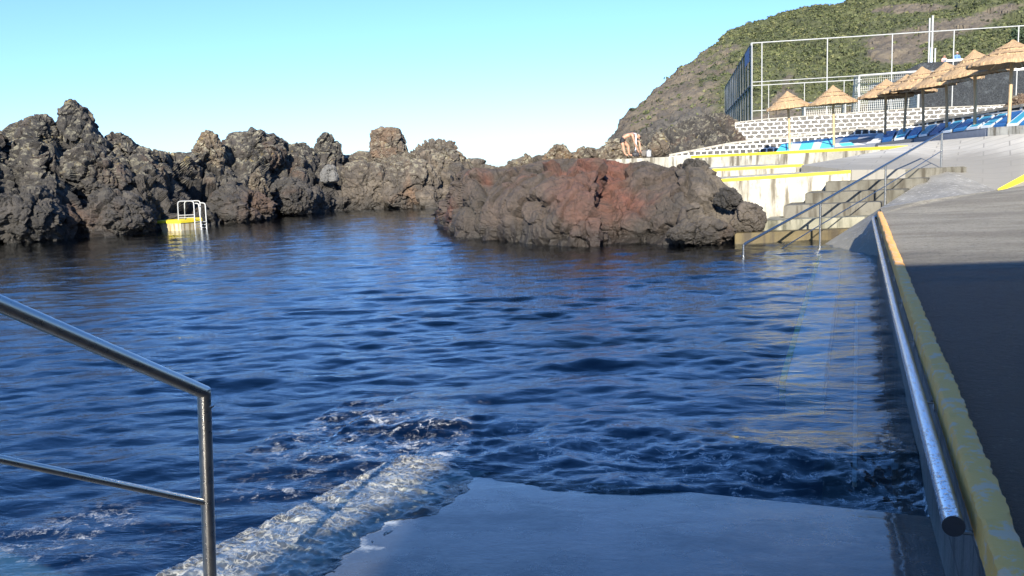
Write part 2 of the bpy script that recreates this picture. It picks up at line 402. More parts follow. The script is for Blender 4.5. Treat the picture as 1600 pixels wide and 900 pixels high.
# slab: a paved way down into the water
oL = W(648, 712, 0).dot(nv) - cw        # its free side
sE = .5 * (s_at(740, 740, 0) + s_at(1440, 803, 0)); SLP = .088
print('slab side', oL, 'edge s', sE)
zs = lambda s: .006 + SLP * (sE - s)
mb = MB()
mb.prism([L(S0, .0, zs(S0)), L(sE, .0, zs(sE)), L(sE, oL, zs(sE)), L(S0, oL, zs(S0))], 3.0)
tag(mb.build('ramp_slab', M['slab']), kind='structure')
# seabed, and the sunken lane with its painted kerb
mb = MB(); 
mb.poly([(-90, -20, -2.6), (90, -20, -2.6), (90, 90, -2.6), (-90, 90, -2.6)])
mb.poly([(-9000, 90, -2.6), (9000, 90, -2.6), (9000, 9000, -30), (-9000, 9000, -30)])
tag(mb.build('sea_floor', plain('blue_sea_floor', (.003, .044, .095), .9, .35, .4)), kind='structure')
zl = -.62
oa, ob = 1.02, .66                      # painted kerb of the lane, out from the wall
sF = s_at(1320, 386, 0)
mb = MB()
mb.prism([L(sE, 0, zl - 1.3), L(sF - 3.0, 0, zl), L(sF - 3.0, ob, zl), L(sE, ob, zl - 1.3)], 2.2)
tag(mb.build('sunken_lane', m_concrete('sunken_concrete', (.045, .07, .085), (.03, .05, .06), (.02, .03, .035))), kind='structure')
lk = empty('sunken_kerb', L(9, .8, zl), 'pale submerged kerb with a yellow edge running under water beside the dark wall', 'kerb')
kb = [(8.9, -.36), (9.4, -.32), (sF - 1.2, -.06)]
m1, m2 = MB(), MB()
for (sa, za), (sb, zb) in zip(kb, kb[1:]):
    m1.prism([L(sa, ob, za), L(sb, ob, zb), L(sb, oa, zb), L(sa, oa, za)], .3)
    m2.prism([L(sa, oa + .002, za + .02), L(sb, oa + .002, zb + .02), L(sb, oa + .06, zb + .02), L(sa, oa + .06, za + .02)], .2)
m1.build('kerb_body', m_concrete('sunken_pale', (.86, .85, .76), (.74, .73, .65), (.5, .49, .42)), lk); m2.build('yellow_edge', M['yellow'], lk)
MB().prism([L(9.0, .34, zl - .75), L(sF - 3, .34, zl + .03), L(sF - 3, .38, zl + .03), L(9.0, .38, zl - .75)], .05).build('white_line', plain('white_paint', (.7, .7, .66)), lk)
# ------------------------------------------------------------------ water
def build_water():
    nr, nc = 1040, 1000
    rr = np.exp(np.linspace(math.log(.7), math.log(75), nr)); rr = np.concatenate([rr, np.exp(np.linspace(math.log(80), math.log(9000), 40))])
    nr = len(rr)
    th = np.linspace(R(-58), R(50), nc)
    RR, TH = np.meshgrid(rr, th, indexing='ij')
    X = RR * np.sin(TH); Y = RR * np.cos(TH)
    x, y = X.ravel(), Y.ravel(); r = RR.ravel()
    rs = np.random.RandomState(3)
    z = np.zeros_like(x); gx = np.zeros_like(x); gy = np.zeros_like(x)
    un, nn = np.array(u[:2]), np.array(nv[:2])
    s = x * un[0] + y * un[1]; o = x * nn[0] + y * nn[1] - cw
    # churn where water meets the end of the slab
    de = np.abs(s - sE) * (s > sE - .2)
    churn = np.exp(-((s - sE - .45) / .75) ** 2) * (o > -.2) * (o < oL + 1.2)
    calm = np.clip((r - 2) / 6, .55, 1) * np.clip(o / 1.2, .5, 1)
    gust = (1.4 - .4 * np.clip((r - 4) / 5, 0, 1) - .2 * np.clip((r - 12) / 14, 0, 1)) * (.75 + .5 * fbm(np.stack([x * .16, y * .12, 0 * x], 1), 3, 5))
    for k in range(130):
        lam = .16 * (2.2 / .16) ** (rs.rand() ** 1.45)
        a = R(96) + rs.randn() * R(27)
        kx, ky = math.cos(a) * 2 * math.pi / lam, math.sin(a) * 2 * math.pi / lam
        amp = .0033 * (lam if lam < .6 else .6 + .30 * (lam - .6)) * (.6 + .8 * rs.rand())
        dl = r * .0043                    # spacing of the rows there
        A = amp * np.clip((lam / np.maximum(dl * 2.2, .01) - 1), 0, 1) * calm * gust
        ph = kx * x + ky * y + rs.rand() * 6.28
        z += A * np.sin(ph); c = A * np.cos(ph) * .8
        gx -= c * math.cos(a); gy -= c * math.sin(a)
    P3 = np.stack([x, y, 0 * x], 1)
    near = r < 12
    e = np.zeros_like(x); e[near] = .05 * fbm(P3[near] * np.array((2.2, 3.2, 1)), 4, 31, .6, True) + .02 * fbm(P3[near] * 7, 3, 33)
    z += e * churn * .62
    # a swell that draws back below the slab's edge
    z -= .045 * np.exp(-((s - sE - .1) / .35) ** 2) * np.clip((1.6 - o) / 1.0, 0, 1) * (o > 0)
    z += .022 * np.exp(-((s - sE + .05) / .30) ** 2) * np.clip((o - .9) / .8, 0, 1) * (o < oL)
    z += .07 * np.exp(-((s - sE - .9) / .45) ** 2) * (o > 0) * (o < oL + .8) * (.6 + .5 * fbm(P3 * 1.3, 2, 8))
    fo = churn * .95
    pts = [W(70, 850, 0), W(150, 818, 0), W(985, 705, 0), W(500, 700, 0), W(420, 770, 0)]
    for p, rad in zip(pts, (.45, .32, .35, .22, .25)):
        fo = np.maximum(fo, .8 * np.exp(-(((x - p.x) / rad) ** 2 + ((y - p.y) / (rad * .7)) ** 2)))
    fo = np.maximum(fo, .6 * np.exp(-((o - oL - .12) / .14) ** 2) * (s < sE + .3) * (s > 0))
    # ripples breaking under the red rock
    f = r > 75
    z[f] = 0; gx[f] = 0; gy[f] = 0
    V = np.stack([x + gx, y + gy, z], 1)
    me = npmesh('pool_water', V, gridfaces(nr, nc), {'foam': fo})
    me.polygons.foreach_set('use_smooth', np.ones(len(me.polygons), bool))
    return tag(link('water', me, M['water']), kind='structure')
build_water()
# wash running over the free side of the slab
def build_wash():
    s = np.linspace(.2, sE + .35, 420); o = np.linspace(oL - .95, oL + .16, 230)
    S_, O_ = np.meshgrid(s, o, indexing='ij'); S_, O_ = S_.ravel(), O_.ravel()
    P = np.stack([S_, O_, 0 * S_], 1)
    e = np.clip((O_ - (oL - .66 + .22 * fbm(P * np.array((2.2, 3.5, 1)), 5, 61, .65))) / .38, 0, 1); e = e * e * (3 - 2 * e)
    out = np.clip((O_ - oL) / .16, 0, 1)
    h = .008 + .03 * e + e * (.018 * fbm(P * np.array((9, 5, 1)), 5, 62, .62, True) + .012 * fbm(P * np.array((16, 9, 1)), 3, 64, .6, True))
    base = np.where(S_ < sE, .006 + SLP * (sE - S_), .006)
    drop = out ** 1.5
    z = base + h * np.clip(e * 3, 0, 1) - .02 * (e < .02)
    z = z * (1 - drop) + drop * np.minimum(z, -.06)
    tail = np.clip((S_ - sE) / .35, 0, 1); z = z * (1 - tail) - .05 * tail
    un, nn = np.array(u[:2]), np.array(nv[:2])
    x = S_ * un[0] + (O_ + cw) * nn[0]; y = S_ * un[1] + (O_ + cw) * nn[1]
    me = npmesh('wash', np.stack([x, y, z], 1), gridfaces(420, 230)[:, ::-1], {'foam': e * np.clip(.35 + (O_ - (oL - .55)) / .5, .12, 1)})
    me.polygons.foreach_set('use_smooth', np.ones(len(me.polygons), bool))
    t = NT('rushing_water'); p = t.pos()
    nb = t.bump(t.noise(p, 16, 5, .7, .8), .8, .007)
    fr = t.n('Fresnel', {'IOR': 1.333, 'Normal': nb}).outputs[0]
    mx = t.n('MixShader', {0: fr, 1: t.n('BsdfTransparent', {0: (.93, .96, .96, 1)}).outputs[0], 2: t.n('BsdfGlossy', {0: (1, 1, 1, 1), 'Roughness': .06, 'Normal': nb}).outputs[0]}).outputs[0]
    q = t.n('VectorMath', {0: p, 1: t.scl(t.n('TexNoise', {'Vector': p, 'Scale': 5.0, 'Detail': 5.0}).outputs[1], (.3, .3, .1))}, operation='ADD').outputs[0]
    lace = t.step(t.vor(q, 19, 'DISTANCE_TO_EDGE'), .10, .0)
    st = t.n('VectorRotate', {'Vector': q, 'Axis': (0, 0, 1), 'Angle': .38}).outputs[0]
    strk = t.step(t.noise(t.scl(st, (5, 13, 1)), 1.8, 7, .8, .5), .48, .66)
    fm = t.math('MAXIMUM', t.math('MULTIPLY', lace, .45), t.math('MULTIPLY', strk, .72))
    fm = t.math('MULTIPLY', t.math('ADD', fm, .10), t.step(t.math('ADD', t.attr('foam'), t.math('MULTIPLY', t.math('SUBTRACT', t.noise(q, 4, 5, .7), .5), .9)), .25, .95))
    mx = t.n('MixShader', {0: t.math('MULTIPLY', fm, .70), 1: mx, 2: t.n('BsdfDiffuse', {0: (.70, .70, .63, 1), 'Normal': nb}).outputs[0]}).outputs[0]
    t.t.links.new(mx, t.out.inputs[0])
    tag(link('wave_wash', me, t.m), 'thin sheet of white churning water washing over the left side of the ramp slab', 'wave wash', kind='stuff')
build_wash()
# ------------------------------------------------------------------ handrails
# left, beside the photographer
PX = D(322, 614, 2.98); r1 = .0245
hd = (D(0, 474, 2.98 - .0) - PX)        # the far end is nearer: aim the rail so that it rises as the tube swells in the picture
pE = D(-30, 462, 2.36)
lr = empty('handrail', (PX.x, PX.y, zs(2.6)), 'polished steel handrail with one post and two sloping tubes, nearest in the foreground at left', 'handrail')
dirn = (pE - PX).normalized()
far_end = PX + dirn * 2.1
foot = D(333, 900, 2.98 + .09) ; axis = (D(326, 760, 2.98 + .03) - PX).normalized()
base = PX + axis * 1.62
MB().tube([far_end, PX + dirn * .004], r1, 20).build('top_rail', M['steel'], lr, True, 40)
MB().tube([PX + dirn * .01 - axis * .012, base], r1 * .96, 20).build('post', M['steel'], lr, True, 40)
q0 = PX + axis * ((D(322, 783, 3.03) - PX).length); q1 = q0 + (D(-30, 711, 2.36) - q0).normalized() * 2.0
MB().tube([q0, q1], .0125, 14).build('mid_rail', M['steel'], lr, True, 40)
post2 = far_end - dirn * .05
MB().tube([post2, post2 + axis * 1.6], r1 * .96, 16).build('post', M['steel'], lr, True, 40)
MB().tube([PX + axis * .045, PX + axis * .052], r1 * 1.03, 20).build('weld_collar', M['steel'], lr, True, 40)
# right, on the pool wall
oR = .085
pn = hit(1490, 822, oR); zr = pn.z; s0 = pn.dot(u)
s1 = send + .05
print('rail', s0, s1, zr)
wr = empty('wall_handrail', L(s0, 0, zr), 'thick wet steel handrail fixed along the dark pool wall below the yellow kerb', 'handrail')
zr2 = zr - .07
zat = lambda k: zr + (zr2 - zr) * min(1, (k - s0) / 4)
pe = arc(L(s1 - 1, oR, zr2), L(s1, oR, zr2 + .01), L(s1 + .02, -.03, zr2 + .01), .09)
MB().tube([L(s0, oR, zr), L(s0 + 4, oR, zr2), L(s1 - 1, oR, zr2)] + pe + [L(s1 + .02, .0, zr2 + .01)], .032, 20).build('rail', M['steelwet'], wr, True, 40)
MB().tube([L(s0 - .004, oR, zr), L(s0 + .002, oR, zr)], .0335, 20).build('end_cap', plain('dark_end_cap', (.03, .03, .035), .5), wr, True, 40)
k = s0 + .1
while k < s1 - .5:
    MB().tube(arc(L(k, oR, zat(k) - .02), L(k, oR, zat(k) - .055), L(k, -.01, zat(k) - .055), .02) + [L(k, -.005, zat(k) - .055)], .008, 8).box(L(k, .004, zat(k) - .055), (.07, .01, .07), math.atan2(u.y, u.x)).build('bracket', M['steel'], wr, True, 40)
    k += 1.7
# ------------------------------------------------------------------ lava shore
M['lava'] = m_rock('dark_lava', (.030, .028, .026), (.066, .059, .053), (.080, .052, .038), 3.1, .7)
M['shore'] = m_rock('shore_lava', (.030, .028, .026), (.066, .059, .053), (.080, .052, .038), 3.1, .8, alt=((.075, .062, .050), (.15, .122, .093)))
M['lava_brown'] = m_rock('brown_lava', (.060, .051, .043), (.125, .104, .082), (.15, .095, .060), 8.7, .8, lz=1.6)
M['lava_red'] = m_rock('red_lava', (.050, .043, .037), (.088, .066, .054), (.135, .054, .038), 1.4, .25, lz=2.4, alt=((.075, .066, .056), (.145, .122, .097)))
M['lava_grey'] = m_rock('grey_lava', (.12, .12, .118), (.20, .195, .185), (.16, .14, .12), 5.0, .2, wet=False)
M['lava_ochre'] = m_rock('ochre_lava', (.070, .057, .045), (.15, .115, .078), (.19, .11, .05), 6.6, 1.0, wet=False, lz=1.5)
def interp(px, pts):
    pts = sorted(pts); return np.interp(px, [p[0] for p in pts], [p[1] for p in pts])
def smooth(a, k):
    w_ = np.hanning(2 * k + 3)[1:-1]; w_ /= w_.sum()
    return np.convolve(np.pad(a, k, mode='edge'), w_, 'valid')
def ridge(S, C, nr, back=1.0, steep=.62, xp=1.0, big=2.2, amp=.8, seed=0, sm=60, under=1.6, low=.25, peakw=.3, lump=.0, fit=None):
    """S: shore points, C: crest points (one per column); returns displaced grid"""
    nc = len(S); zc = C[:, 2]; zs_ = smooth(zc - low, sm); dz = zc - low * .4 - zs_
    t = np.concatenate([np.linspace(-.12, 0, max(6, nr // 12))[:-1], np.linspace(0, 1.02, int(nr * .72)), np.linspace(1.03, 1 + back, int(nr * .2))])
    T = t[:, None]; tt = np.clip(T, 0, 1)
    a = np.where(T < 0, T * .6, np.where(T <= 1, tt ** xp, T))
    XY = S[None, :, :2] + (C - S)[None, :, :2] * a[:, :, None]
    z0 = S[None, :, 2]
    b = tt ** steep
    z = z0 + (zs_[None, :] - z0) * b + dz[None, :] * np.exp(-((T - 1) / peakw) ** 2)
    z = np.where(T > 1, z - (zs_[None, :] - z0 + .8) * ((T - 1) / back) ** 1.4, z)
    z = np.where(T < 0, z0 + T / .12 * under, z)
    P = np.concatenate([XY, z[:, :, None]], 2)
    if lump:                           # terraces and gullies along the shore
        q = P.reshape(-1, 3) * np.array((.35, .35, .5))
        P[:, :, 2] += (lump * fbm(q, 4, seed + 7) ).reshape(z.shape) * np.clip(T, 0, 1) * np.clip(1.25 - np.abs(T - .45) * 1.2, 0, 1)
    dr = np.gradient(P, axis=0); dc = np.gradient(P, axis=1)
    N = np.cross(dc, dr); N /= np.linalg.norm(N, axis=2, keepdims=True) + 1e-9
    if N[nr // 3, :, 1].mean() > 0: N = -N
    d = crag(P.reshape(-1, 3), big, amp, seed).reshape(z.shape)
    P = P + N * d[:, :, None]
    if fit is not None:                # settle the crest to its height
        for _ in range(2):
            py = proj_y(P).min(0); k = np.argmin(proj_y(P), 0)
            e = smooth((fit - py) * P[k, np.arange(nc), 1] / F, 3)
            P[:, :, 2] -= e[None, :] * np.clip(T, 0, 1) ** .7
    return P
def rockmesh(name, P, mat, parent=None, sharp=32, alt=None, red=None):
    nr, nc = P.shape[:2]
    me = npmesh(name, P.reshape(-1, 3), gridfaces(nr, nc), {'alt': np.broadcast_to(alt, (nr, nc)).ravel()} if alt is not None else None)
    if red is not None: at = me.attributes.new('red', 'FLOAT', 'POINT'); at.data.foreach_set('value', np.ascontiguousarray(red, np.float32).ravel())
    me.polygons.foreach_set('use_smooth', np.ones(len(me.polygons), bool))
    me.set_sharp_from_angle(angle=R(sharp))
    return link(name, me, mat, parent)
A3 = lambda vs: np.array([tuple(v) for v in vs])
# the long ridge round the far side of the pool
cx = np.arange(-300, 1002, 1.7)
shore_y = interp(cx, [(-300, 415), (0, 379), (60, 377), (120, 371), (200, 366), (232, 364), (300, 355), (345, 350), (400, 344), (435, 338), (480, 334), (560, 328), (690, 324), (800, 321), (1002, 318)])
shore_y = shore_y + 1.6 * fbm(np.stack([cx * .03, 0 * cx, 0 * cx], 1), 4, 77)
crest = [(-300, 200), (-150, 215), (-60, 190), (0, 205), (28, 204), (34, 192), (49, 182), (66, 180), (78, 200), (92, 206), (130, 214), (145, 216), (159, 216), (190, 213), (214, 225), (240, 233), (271, 239), (298, 238), (346, 238), (358, 222), (372, 206), (405, 202), (437, 218), (452, 225), (472, 222), (490, 236), (519, 238), (530, 241), (555, 244), (567, 237), (577, 240), (600, 228), (634, 238), (645, 236), (662, 230), (692, 236), (725, 248), (745, 247), (757, 256), (780, 261), (798, 255), (814, 246), (831, 252), (840, 244), (862, 240), (893, 240), (911, 234), (931, 236), (945, 226), (965, 220), (990, 214), (1002, 212)]
crest_y = interp(cx, crest)
S = A3([W(x, y, 0) for x, y in zip(cx, shore_y)])
off = interp(cx, [(-300, 3), (0, 4.5), (110, 5.0), (260, 5.5), (330, 6.5), (500, 6.5), (620, 5.5), (750, 4.5), (850, 4.0), (1002, 4.5)])
Cc = A3([D(x, y, s[1] + o) for x, y, s, o in zip(cx, crest_y, S, off)])
P = ridge(S, Cc, 300, 1.1, .60, 1.0, 2.3, .80, 11, 40, lump=1.1, low=.45, fit=crest_y)
tag(rockmesh('lava_shore', P, M['shore'], alt=np.clip((cx - 420) / 170, 0, 1) * .62), kind='structure')
rdepth = lambda x, f=1.0: float(np.interp(x, cx, S[:, 1] + off * f))
# the red rock that stands in the pool
rx = np.arange(688, 1199, 1.1)
ry = interp(rx, [(688, 345), (694, 356), (705, 364), (740, 371), (781, 375), (869, 383), (930, 385), (950, 379), (1018, 380), (1068, 382), (1135, 374), (1155, 366), (1180, 356), (1199, 350)])
rc = interp(rx, [(688, 335), (693, 318), (702, 300), (712, 280), (724, 266), (745, 262), (775, 264), (800, 263), (830, 256), (850, 250), (880, 248), (930, 247), (960, 251), (975, 256), (990, 254), (1008, 251), (1020, 255), (1045, 262), (1062, 256), (1082, 254), (1102, 262), (1115, 282), (1130, 300), (1150, 308), (1165, 318), (1185, 332), (1199, 346)])
Sr = A3([W(x, y, 0) for x, y in zip(rx, ry)])
ro = interp(rx, [(688, .5), (720, 1.6), (780, 2.6), (900, 3.2), (1060, 2.4), (1115, 1.6), (1199, .6)])
Cr = A3([D(x, y, s[1] + o) for x, y, s, o in zip(rx, rc, Sr, ro)])
P = ridge(Sr, Cr, 300, 1.4, .50, 1.5, 2.2, .50, 47, 14, low=.12, peakw=.5, fit=rc)
rr_ = empty('lava_rock', Vector(Sr[len(Sr) // 2]), 'huge rust red lava rock rising from the water in front of the pale terraces', 'rock', 'rocks of the lava shore')
rockmesh('rock_mass', P, M['lava_red'], rr_, alt=np.clip((rx - 1010) / 90, 0, 1) * .7, red=np.exp(-((rx - 935) / 95) ** 2)[None, :] * np.exp(-((np.linspace(0, 1, P.shape[0]) - .30) / .30) ** 2)[:, None])
# single rocks
def boulder(label, x0, x1, top, bot, dep, mat, seed, taper=.35, lean=0.0, depth=.8, big=.5, amp=.75, grow=1.0, sub=5, boxy=0.0):
    c = D((x0 + x1) / 2, (top + bot) / 2, dep); wd = (x1 - x0) * dep / F * grow; ht = (bot - top) * dep / F * grow
    bm = bmesh.new(); bmesh.ops.create_icosphere(bm, subdivisions=sub + 1, radius=1)
    me = bpy.data.meshes.new('lava_rock'); bm.to_mesh(me); bm.free()
    V = np.empty(len(me.vertices) * 3, np.float32); me.vertices.foreach_get('co', V); V = V.reshape(-1, 3).astype(float)
    N = V.copy()
    if boxy:
        m = np.abs(V).max(1, keepdims=True); V = V * (1 - boxy) + V / m * boxy * .82
    k = 1 - taper * np.clip(V[:, 2], -1, 1)
    V[:, 0] = V[:, 0] * k + lean * V[:, 2]; V[:, 1] *= k
    sz = np.array((wd, wd * depth, ht)) * .5
    Q = V * sz; s_ = max(wd, ht)
    N = N / sz; N /= np.linalg.norm(N, axis=1, keepdims=True)
    d = crag(Q + seed * 13.7, big * s_, amp, seed)
    Q = Q + N * (d - d.mean())[:, None] * .9
    Q[:, 2] *= ht / max(np.ptp(Q[:, 2]), 1e-3) * 1.0; Q[:, 0] *= wd / max(np.ptp(Q[:, 0]), 1e-3)
    Q[:, 2] += ht / 2 - Q[:, 2].max()
    me.vertices.foreach_set('co', Q.astype(np.float32).ravel())
    me.polygons.foreach_set('use_smooth', np.ones(len(me.polygons), bool)); me.set_sharp_from_angle(angle=R(32))
    o = link('lava_rock', me, M[mat]); o.location = c
    return tag(o, label, 'rock', 'rocks of the lava shore')
B = boulder
B('tall leaning lava pinnacle with an orange tip, highest rock of the left ridge', 84, 162, 156, 258, rdepth(110), 'lava', 1, .58, -.22, .9, .6, .55)
B('broad dark humped rock just left of the tall pinnacle', 30, 94, 178, 240, rdepth(60), 'lava', 2, .2)
B('brown rounded rock sloping down right of the tall pinnacle', 156, 222, 206, 268, rdepth(190, .9), 'lava', 3, .3, -.1)
B('pointed ochre rock with pale lichen between two low saddles of the ridge', 298, 354, 203, 275, rdepth(325, .95), 'lava_ochre', 4, .5, .05)
B('wide dark rock with green growth along its crest', 352, 446, 198, 275, rdepth(400, .95), 'lava', 5, .25)
B('dark upright knob of lava right of the green crested rock', 486, 534, 207, 272, rdepth(510, .95), 'lava', 6, .4)
B('big square brown block standing up from the middle of the far ridge', 577, 637, 198, 252, rdepth(606, .95), 'lava_brown', 7, .12, -.12, .8, .5, .6, boxy=.65)
B('sloping brown rock with lichen right of the big square block', 643, 730, 216, 276, rdepth(685, .95), 'lava_brown', 8, .35, -.15)
B('smooth pale grey angular boulder lying high above the far water', 500, 529, 257, 287, rdepth(514, .25), 'lava_grey', 9, .3, .1, .8, .9, .35, boxy=.3)
B('broad tan rock face with pale top standing at the far water edge', 532, 610, 250, 333, rdepth(575, .12), 'lava_brown', 10, .12, 0, .6, .45, .55, boxy=.4)
B('tan rock with a white streaked top right of the broad tan face', 598, 690, 248, 332, rdepth(645, .1), 'lava_brown', 11, .15, 0, .6, .45, .55, boxy=.3)
B('small orange brown rock with a green tuft above the dark shore', 388, 420, 263, 310, rdepth(403, .15), 'lava_ochre', 12, .4)
B('dark cracked boulder at the water between the ladder and the grey boulder', 412, 496, 276, 345, rdepth(455, .02), 'lava', 13, .2)
B('low black boulder in the water right of the bathing ladder', 325, 432, 284, 357, rdepth(375, .02), 'lava', 14, .2)
B('massive black boulder at the water left of the yellow edged ladder block', 128, 240, 292, 377, rdepth(190, .02), 'lava', 15, .15)
B('massive black lava shoulder at the left edge of the pool', -30, 110, 290, 392, rdepth(40, .02), 'lava', 16, .2)
B('dark craggy rock halfway up under the tall pinnacle', 92, 205, 225, 318, rdepth(150, .4), 'lava', 17, .2)
B('lichen covered boulder on the skyline above the red rock', 846, 898, 224, 262, rdepth(870, .5), 'lava_ochre', 18, .25, 0, .8)
B('small upright stone on the skyline left of the lichen covered boulder', 813, 833, 239, 264, rdepth(822, .6), 'lava_ochre', 19, .4)
B('pale grey flat topped rock right of the lichen covered boulder', 896, 936, 228, 256, rdepth(915, .4), 'lava_ochre', 20, .2)
B('large greenish rock behind the bending bather', 934, 1012, 209, 262, rdepth(970, .35), 'lava_ochre', 21, .35, .1)
B('round brown boulder beside the metal bin', 1012, 1046, 207, 246, 41.5, 'lava_ochre', 22, .2, 0, .9, .7, .4)
B('grey brown block on the right end of the red rock', 1062, 1116, 247, 296, 21.6, 'lava', 23, .25, -.05, .7, .7, .45, boxy=.4)
B('stack of small dark stones against the whitewashed wall', 1113, 1160, 292, 330, 20.2, 'lava', 24, .3, -.1, .6, .45, .9)
B('rounded rock at the foot of the stairs with a wet brown base', 1138, 1199, 314, 368, 19.9, 'lava_brown', 25, .25, 0, .7, .5, .6)
B('low tan wet rock at the water below the red rock', 1040, 1150, 336, 386, 19.6, 'lava_brown', 26, .3, .1, .5, .45, .6)
B('brown lava boulder behind the blue loungers at the right edge', 1568, 1618, 146, 186, 33.5, 'lava_brown', 27, .2)
# loose stones along the foot of the ridge: nothing tells them apart
proto = []
for k in range(4):
    o = B('small black lava stone lying at the water edge of the ridge', 0, 40, 0, 32, 30, 'lava', 40 + k, .2, sub=3)
    proto.append(o)
n = 0
for x in (10, 78, 118, 235, 262, 318, 352, 372, 422, 440, 470, 502, 520, 548, 590, 622, 668, 684):
    o = proto[n % 4] if n < 4 else proto[n % 4].copy()
    if n >= 4: COL.objects.link(o)
    n += 1
    y = float(np.interp(x, cx, shore_y)) - rnd.uniform(2, 5); o.location = W(x, y, 0) + Vector((0, .3, .12))
    k = rnd.uniform(.5, 1.1); o.scale = (k * rnd.uniform(.9, 1.4), k, k * rnd.uniform(.7, 1)); o.rotation_euler = (0, 0, rnd.uniform(0, 6))
    o['group'] = 'loose stones along the water edge'
# dark boulders heaped between the terrace and the hill
bx = np.arange(992, 1164, 1.2)
Sb = A3([D(x, 246 - .06 * (x - 992), 44 + (x - 992) * .02) for x in bx])
bc = interp(bx, [(992, 212), (1005, 208), (1030, 203), (1055, 196), (1075, 186), (1095, 180), (1115, 176), (1135, 178), (1148, 186), (1164, 200)])
Cb = A3([D(x, y, 50) for x, y in zip(bx, bc)])
P = ridge(Sb, Cb, 170, .8, .8, 1.0, 1.5, .9, 70, 12, low=.2, fit=bc)
tag(rockmesh('boulder_bank', P, M['lava']), 'heap of dark lava boulders between the bathing terrace and the hill', 'rock bank', kind='structure')
# ------------------------------------------------------------------ stairs, terraces, deck
def skirt(mb, d=.6):
    es = [e for e in mb.bm.edges if len(e.link_faces) == 1]
    r = bmesh.ops.extrude_edge_only(mb.bm, edges=es)
    bmesh.ops.translate(mb.bm, vec=(0, 0, -d), verts=[v for v in r['geom'] if isinstance(v, bmesh.types.BMVert)])
def DP(*a): return [D(*p) for p in a]
# sloping concrete between stairs and walkway, going down under water
M['ramp'] = None
def m_ramp():
    t = NT('salt_stained_concrete'); p = t.pos()
    c = t.mix(t.step(t.noise(p, .8, 6, .65), .38, .62), (.25, .24, .21), (.18, .172, .15))
    salt = t.noise(t.scl(p, (3.0, 9.0, 6)), 1.8, 7, .8, .3)
    zone = t.step(t.noise(p, .35, 3), .40, .55)
    c = t.mix(t.math('MULTIPLY', t.math('MULTIPLY', t.step(salt, .55, .62), zone), .9), c, (.58, .56, .51))
    lo = t.step(t.sep(p)[2], .5, .05)
    c = t.mix(t.math('MULTIPLY', lo, .6), c, (.20, .19, .15))
    return t.pbr(c, .7, t.bump(t.noise(p, 6, 7, .7), .4, .03))
M['ramp'] = m_ramp()
wk = L(send - .1, .0, 0)
A_ = D(1282, 384, 18.6); A_.z = -.05
mb = MB()
dk = dict(w0=Vector((wk.x, wk.y, .12)), a=A_, m=D(1384, 320, 20.3), d=L(send + .05, .01, zk - .06), b=D(1475, 262, 23.2), c=D(1560, 297.2, 20.97) - Vector((0, 0, .012)),
          q=D(1440, 313.6, 18.22) - Vector((0, 0, .012)), r=D(1500, 305.4, 19.62) - Vector((0, 0, .012)), e=W(1375, 325, zA - .012), w1=L(sF - 3.4, .0, zl - .02), a1=L(sF - 3.4, ob + .2, zl - .02))
V_ = {k: mb.bm.verts.new(v) for k, v in dk.items()}
for f in (('w0', 'a', 'm', 'd'), ('d', 'm', 'e'), ('m', 'q', 'e'), ('m', 'r', 'q'), ('m', 'b', 'r'), ('b', 'c', 'r'), ('w1', 'a1', 'a', 'w0')): mb.bm.faces.new([V_[k] for k in f])
bmesh.ops.subdivide_edges(mb.bm, edges=mb.bm.edges[:], cuts=3, use_grid_fill=True)
skirt(mb); tag(mb.build('concrete_path', M['ramp'], auto=40), kind='structure')
# the deck above the stairs
pd = dict(p1=D(1331, 265.5, 22.3), p2=D(1456, 264, 22.6), p3=D(1475, 262.2, 23.2), p4=D(1415, 228.3, 27), p5=D(1300, 250, 25.6), p6=D(1252, 258, 24.4), p7=D(1470, 219, 29.4),
          p8=D(1372, 227, 33.6), p9=D(1372, 230.4, 27.9), c=D(1560, 297.2, 20.98) - Vector((0, 0, .012)), e=D(1720, 275.5, 21.45) - Vector((0, 0, .012)), g=D(1720, 201, 24), h=D(1600, 208.5, 25.4), i=D(1541, 213, 26.8), j=D(1600, 290.4, 21.13) - Vector((0, 0, .012)))
mb = MB(); V_ = {k: mb.bm.verts.new(v) for k, v in pd.items()}
for f in (('p1', 'p2', 'p4', 'p5'), ('p2', 'p3', 'p7', 'p4'), ('p3', 'c', 'i', 'p7'), ('c', 'j', 'h', 'i'), ('j', 'e', 'g', 'h'), ('p4', 'p7', 'p8', 'p9'), ('p6', 'p1', 'p5')):
    mb.bm.faces.new([V_[k] for k in f])
bmesh.ops.subdivide_edges(mb.bm, edges=mb.bm.edges[:], cuts=4, use_grid_fill=True)
def m_deck():
    t = NT('pale_deck'); p = t.pos()
    br = t.n('TexBrick', {'Vector': t.n('VectorRotate', {'Vector': p, 'Axis': (0, 0, 1), 'Angle': .5}).outputs[0], 'Color1': (.40, .385, .345, 1), 'Color2': (.45, .43, .385, 1), 'Mortar': (.24, .23, .21, 1), 'Scale': 1.0, 'Brick Width': 1.3, 'Row Height': .55, 'Mortar Size': .02})
    c = t.mix(t.math('MULTIPLY', t.step(t.noise(t.scl(p, (.7, 2.2, 1)), 1.2, 6, .7), .45, .66), .6), br.outputs[0], (.34, .33, .30))
    yy = t.math('ADD', t.math('MULTIPLY', t.sep(p)[0], -.45), t.sep(p)[1])
    dirt = t.math('ADD', t.sep(p)[2], t.math('MULTIPLY', t.noise(p, .9, 5, .65), .5))
    c = t.mix(t.math('MULTIPLY', t.step(dirt, 2.30, 1.85), .85), c, (.20, .19, .165))
    return t.pbr(c, .85, t.bump(t.noise(p, 5, 7, .7), .35, .03))
M['deck'] = m_deck()
skirt(mb); tag(mb.build('deck', M['deck'], auto=40), kind='structure')
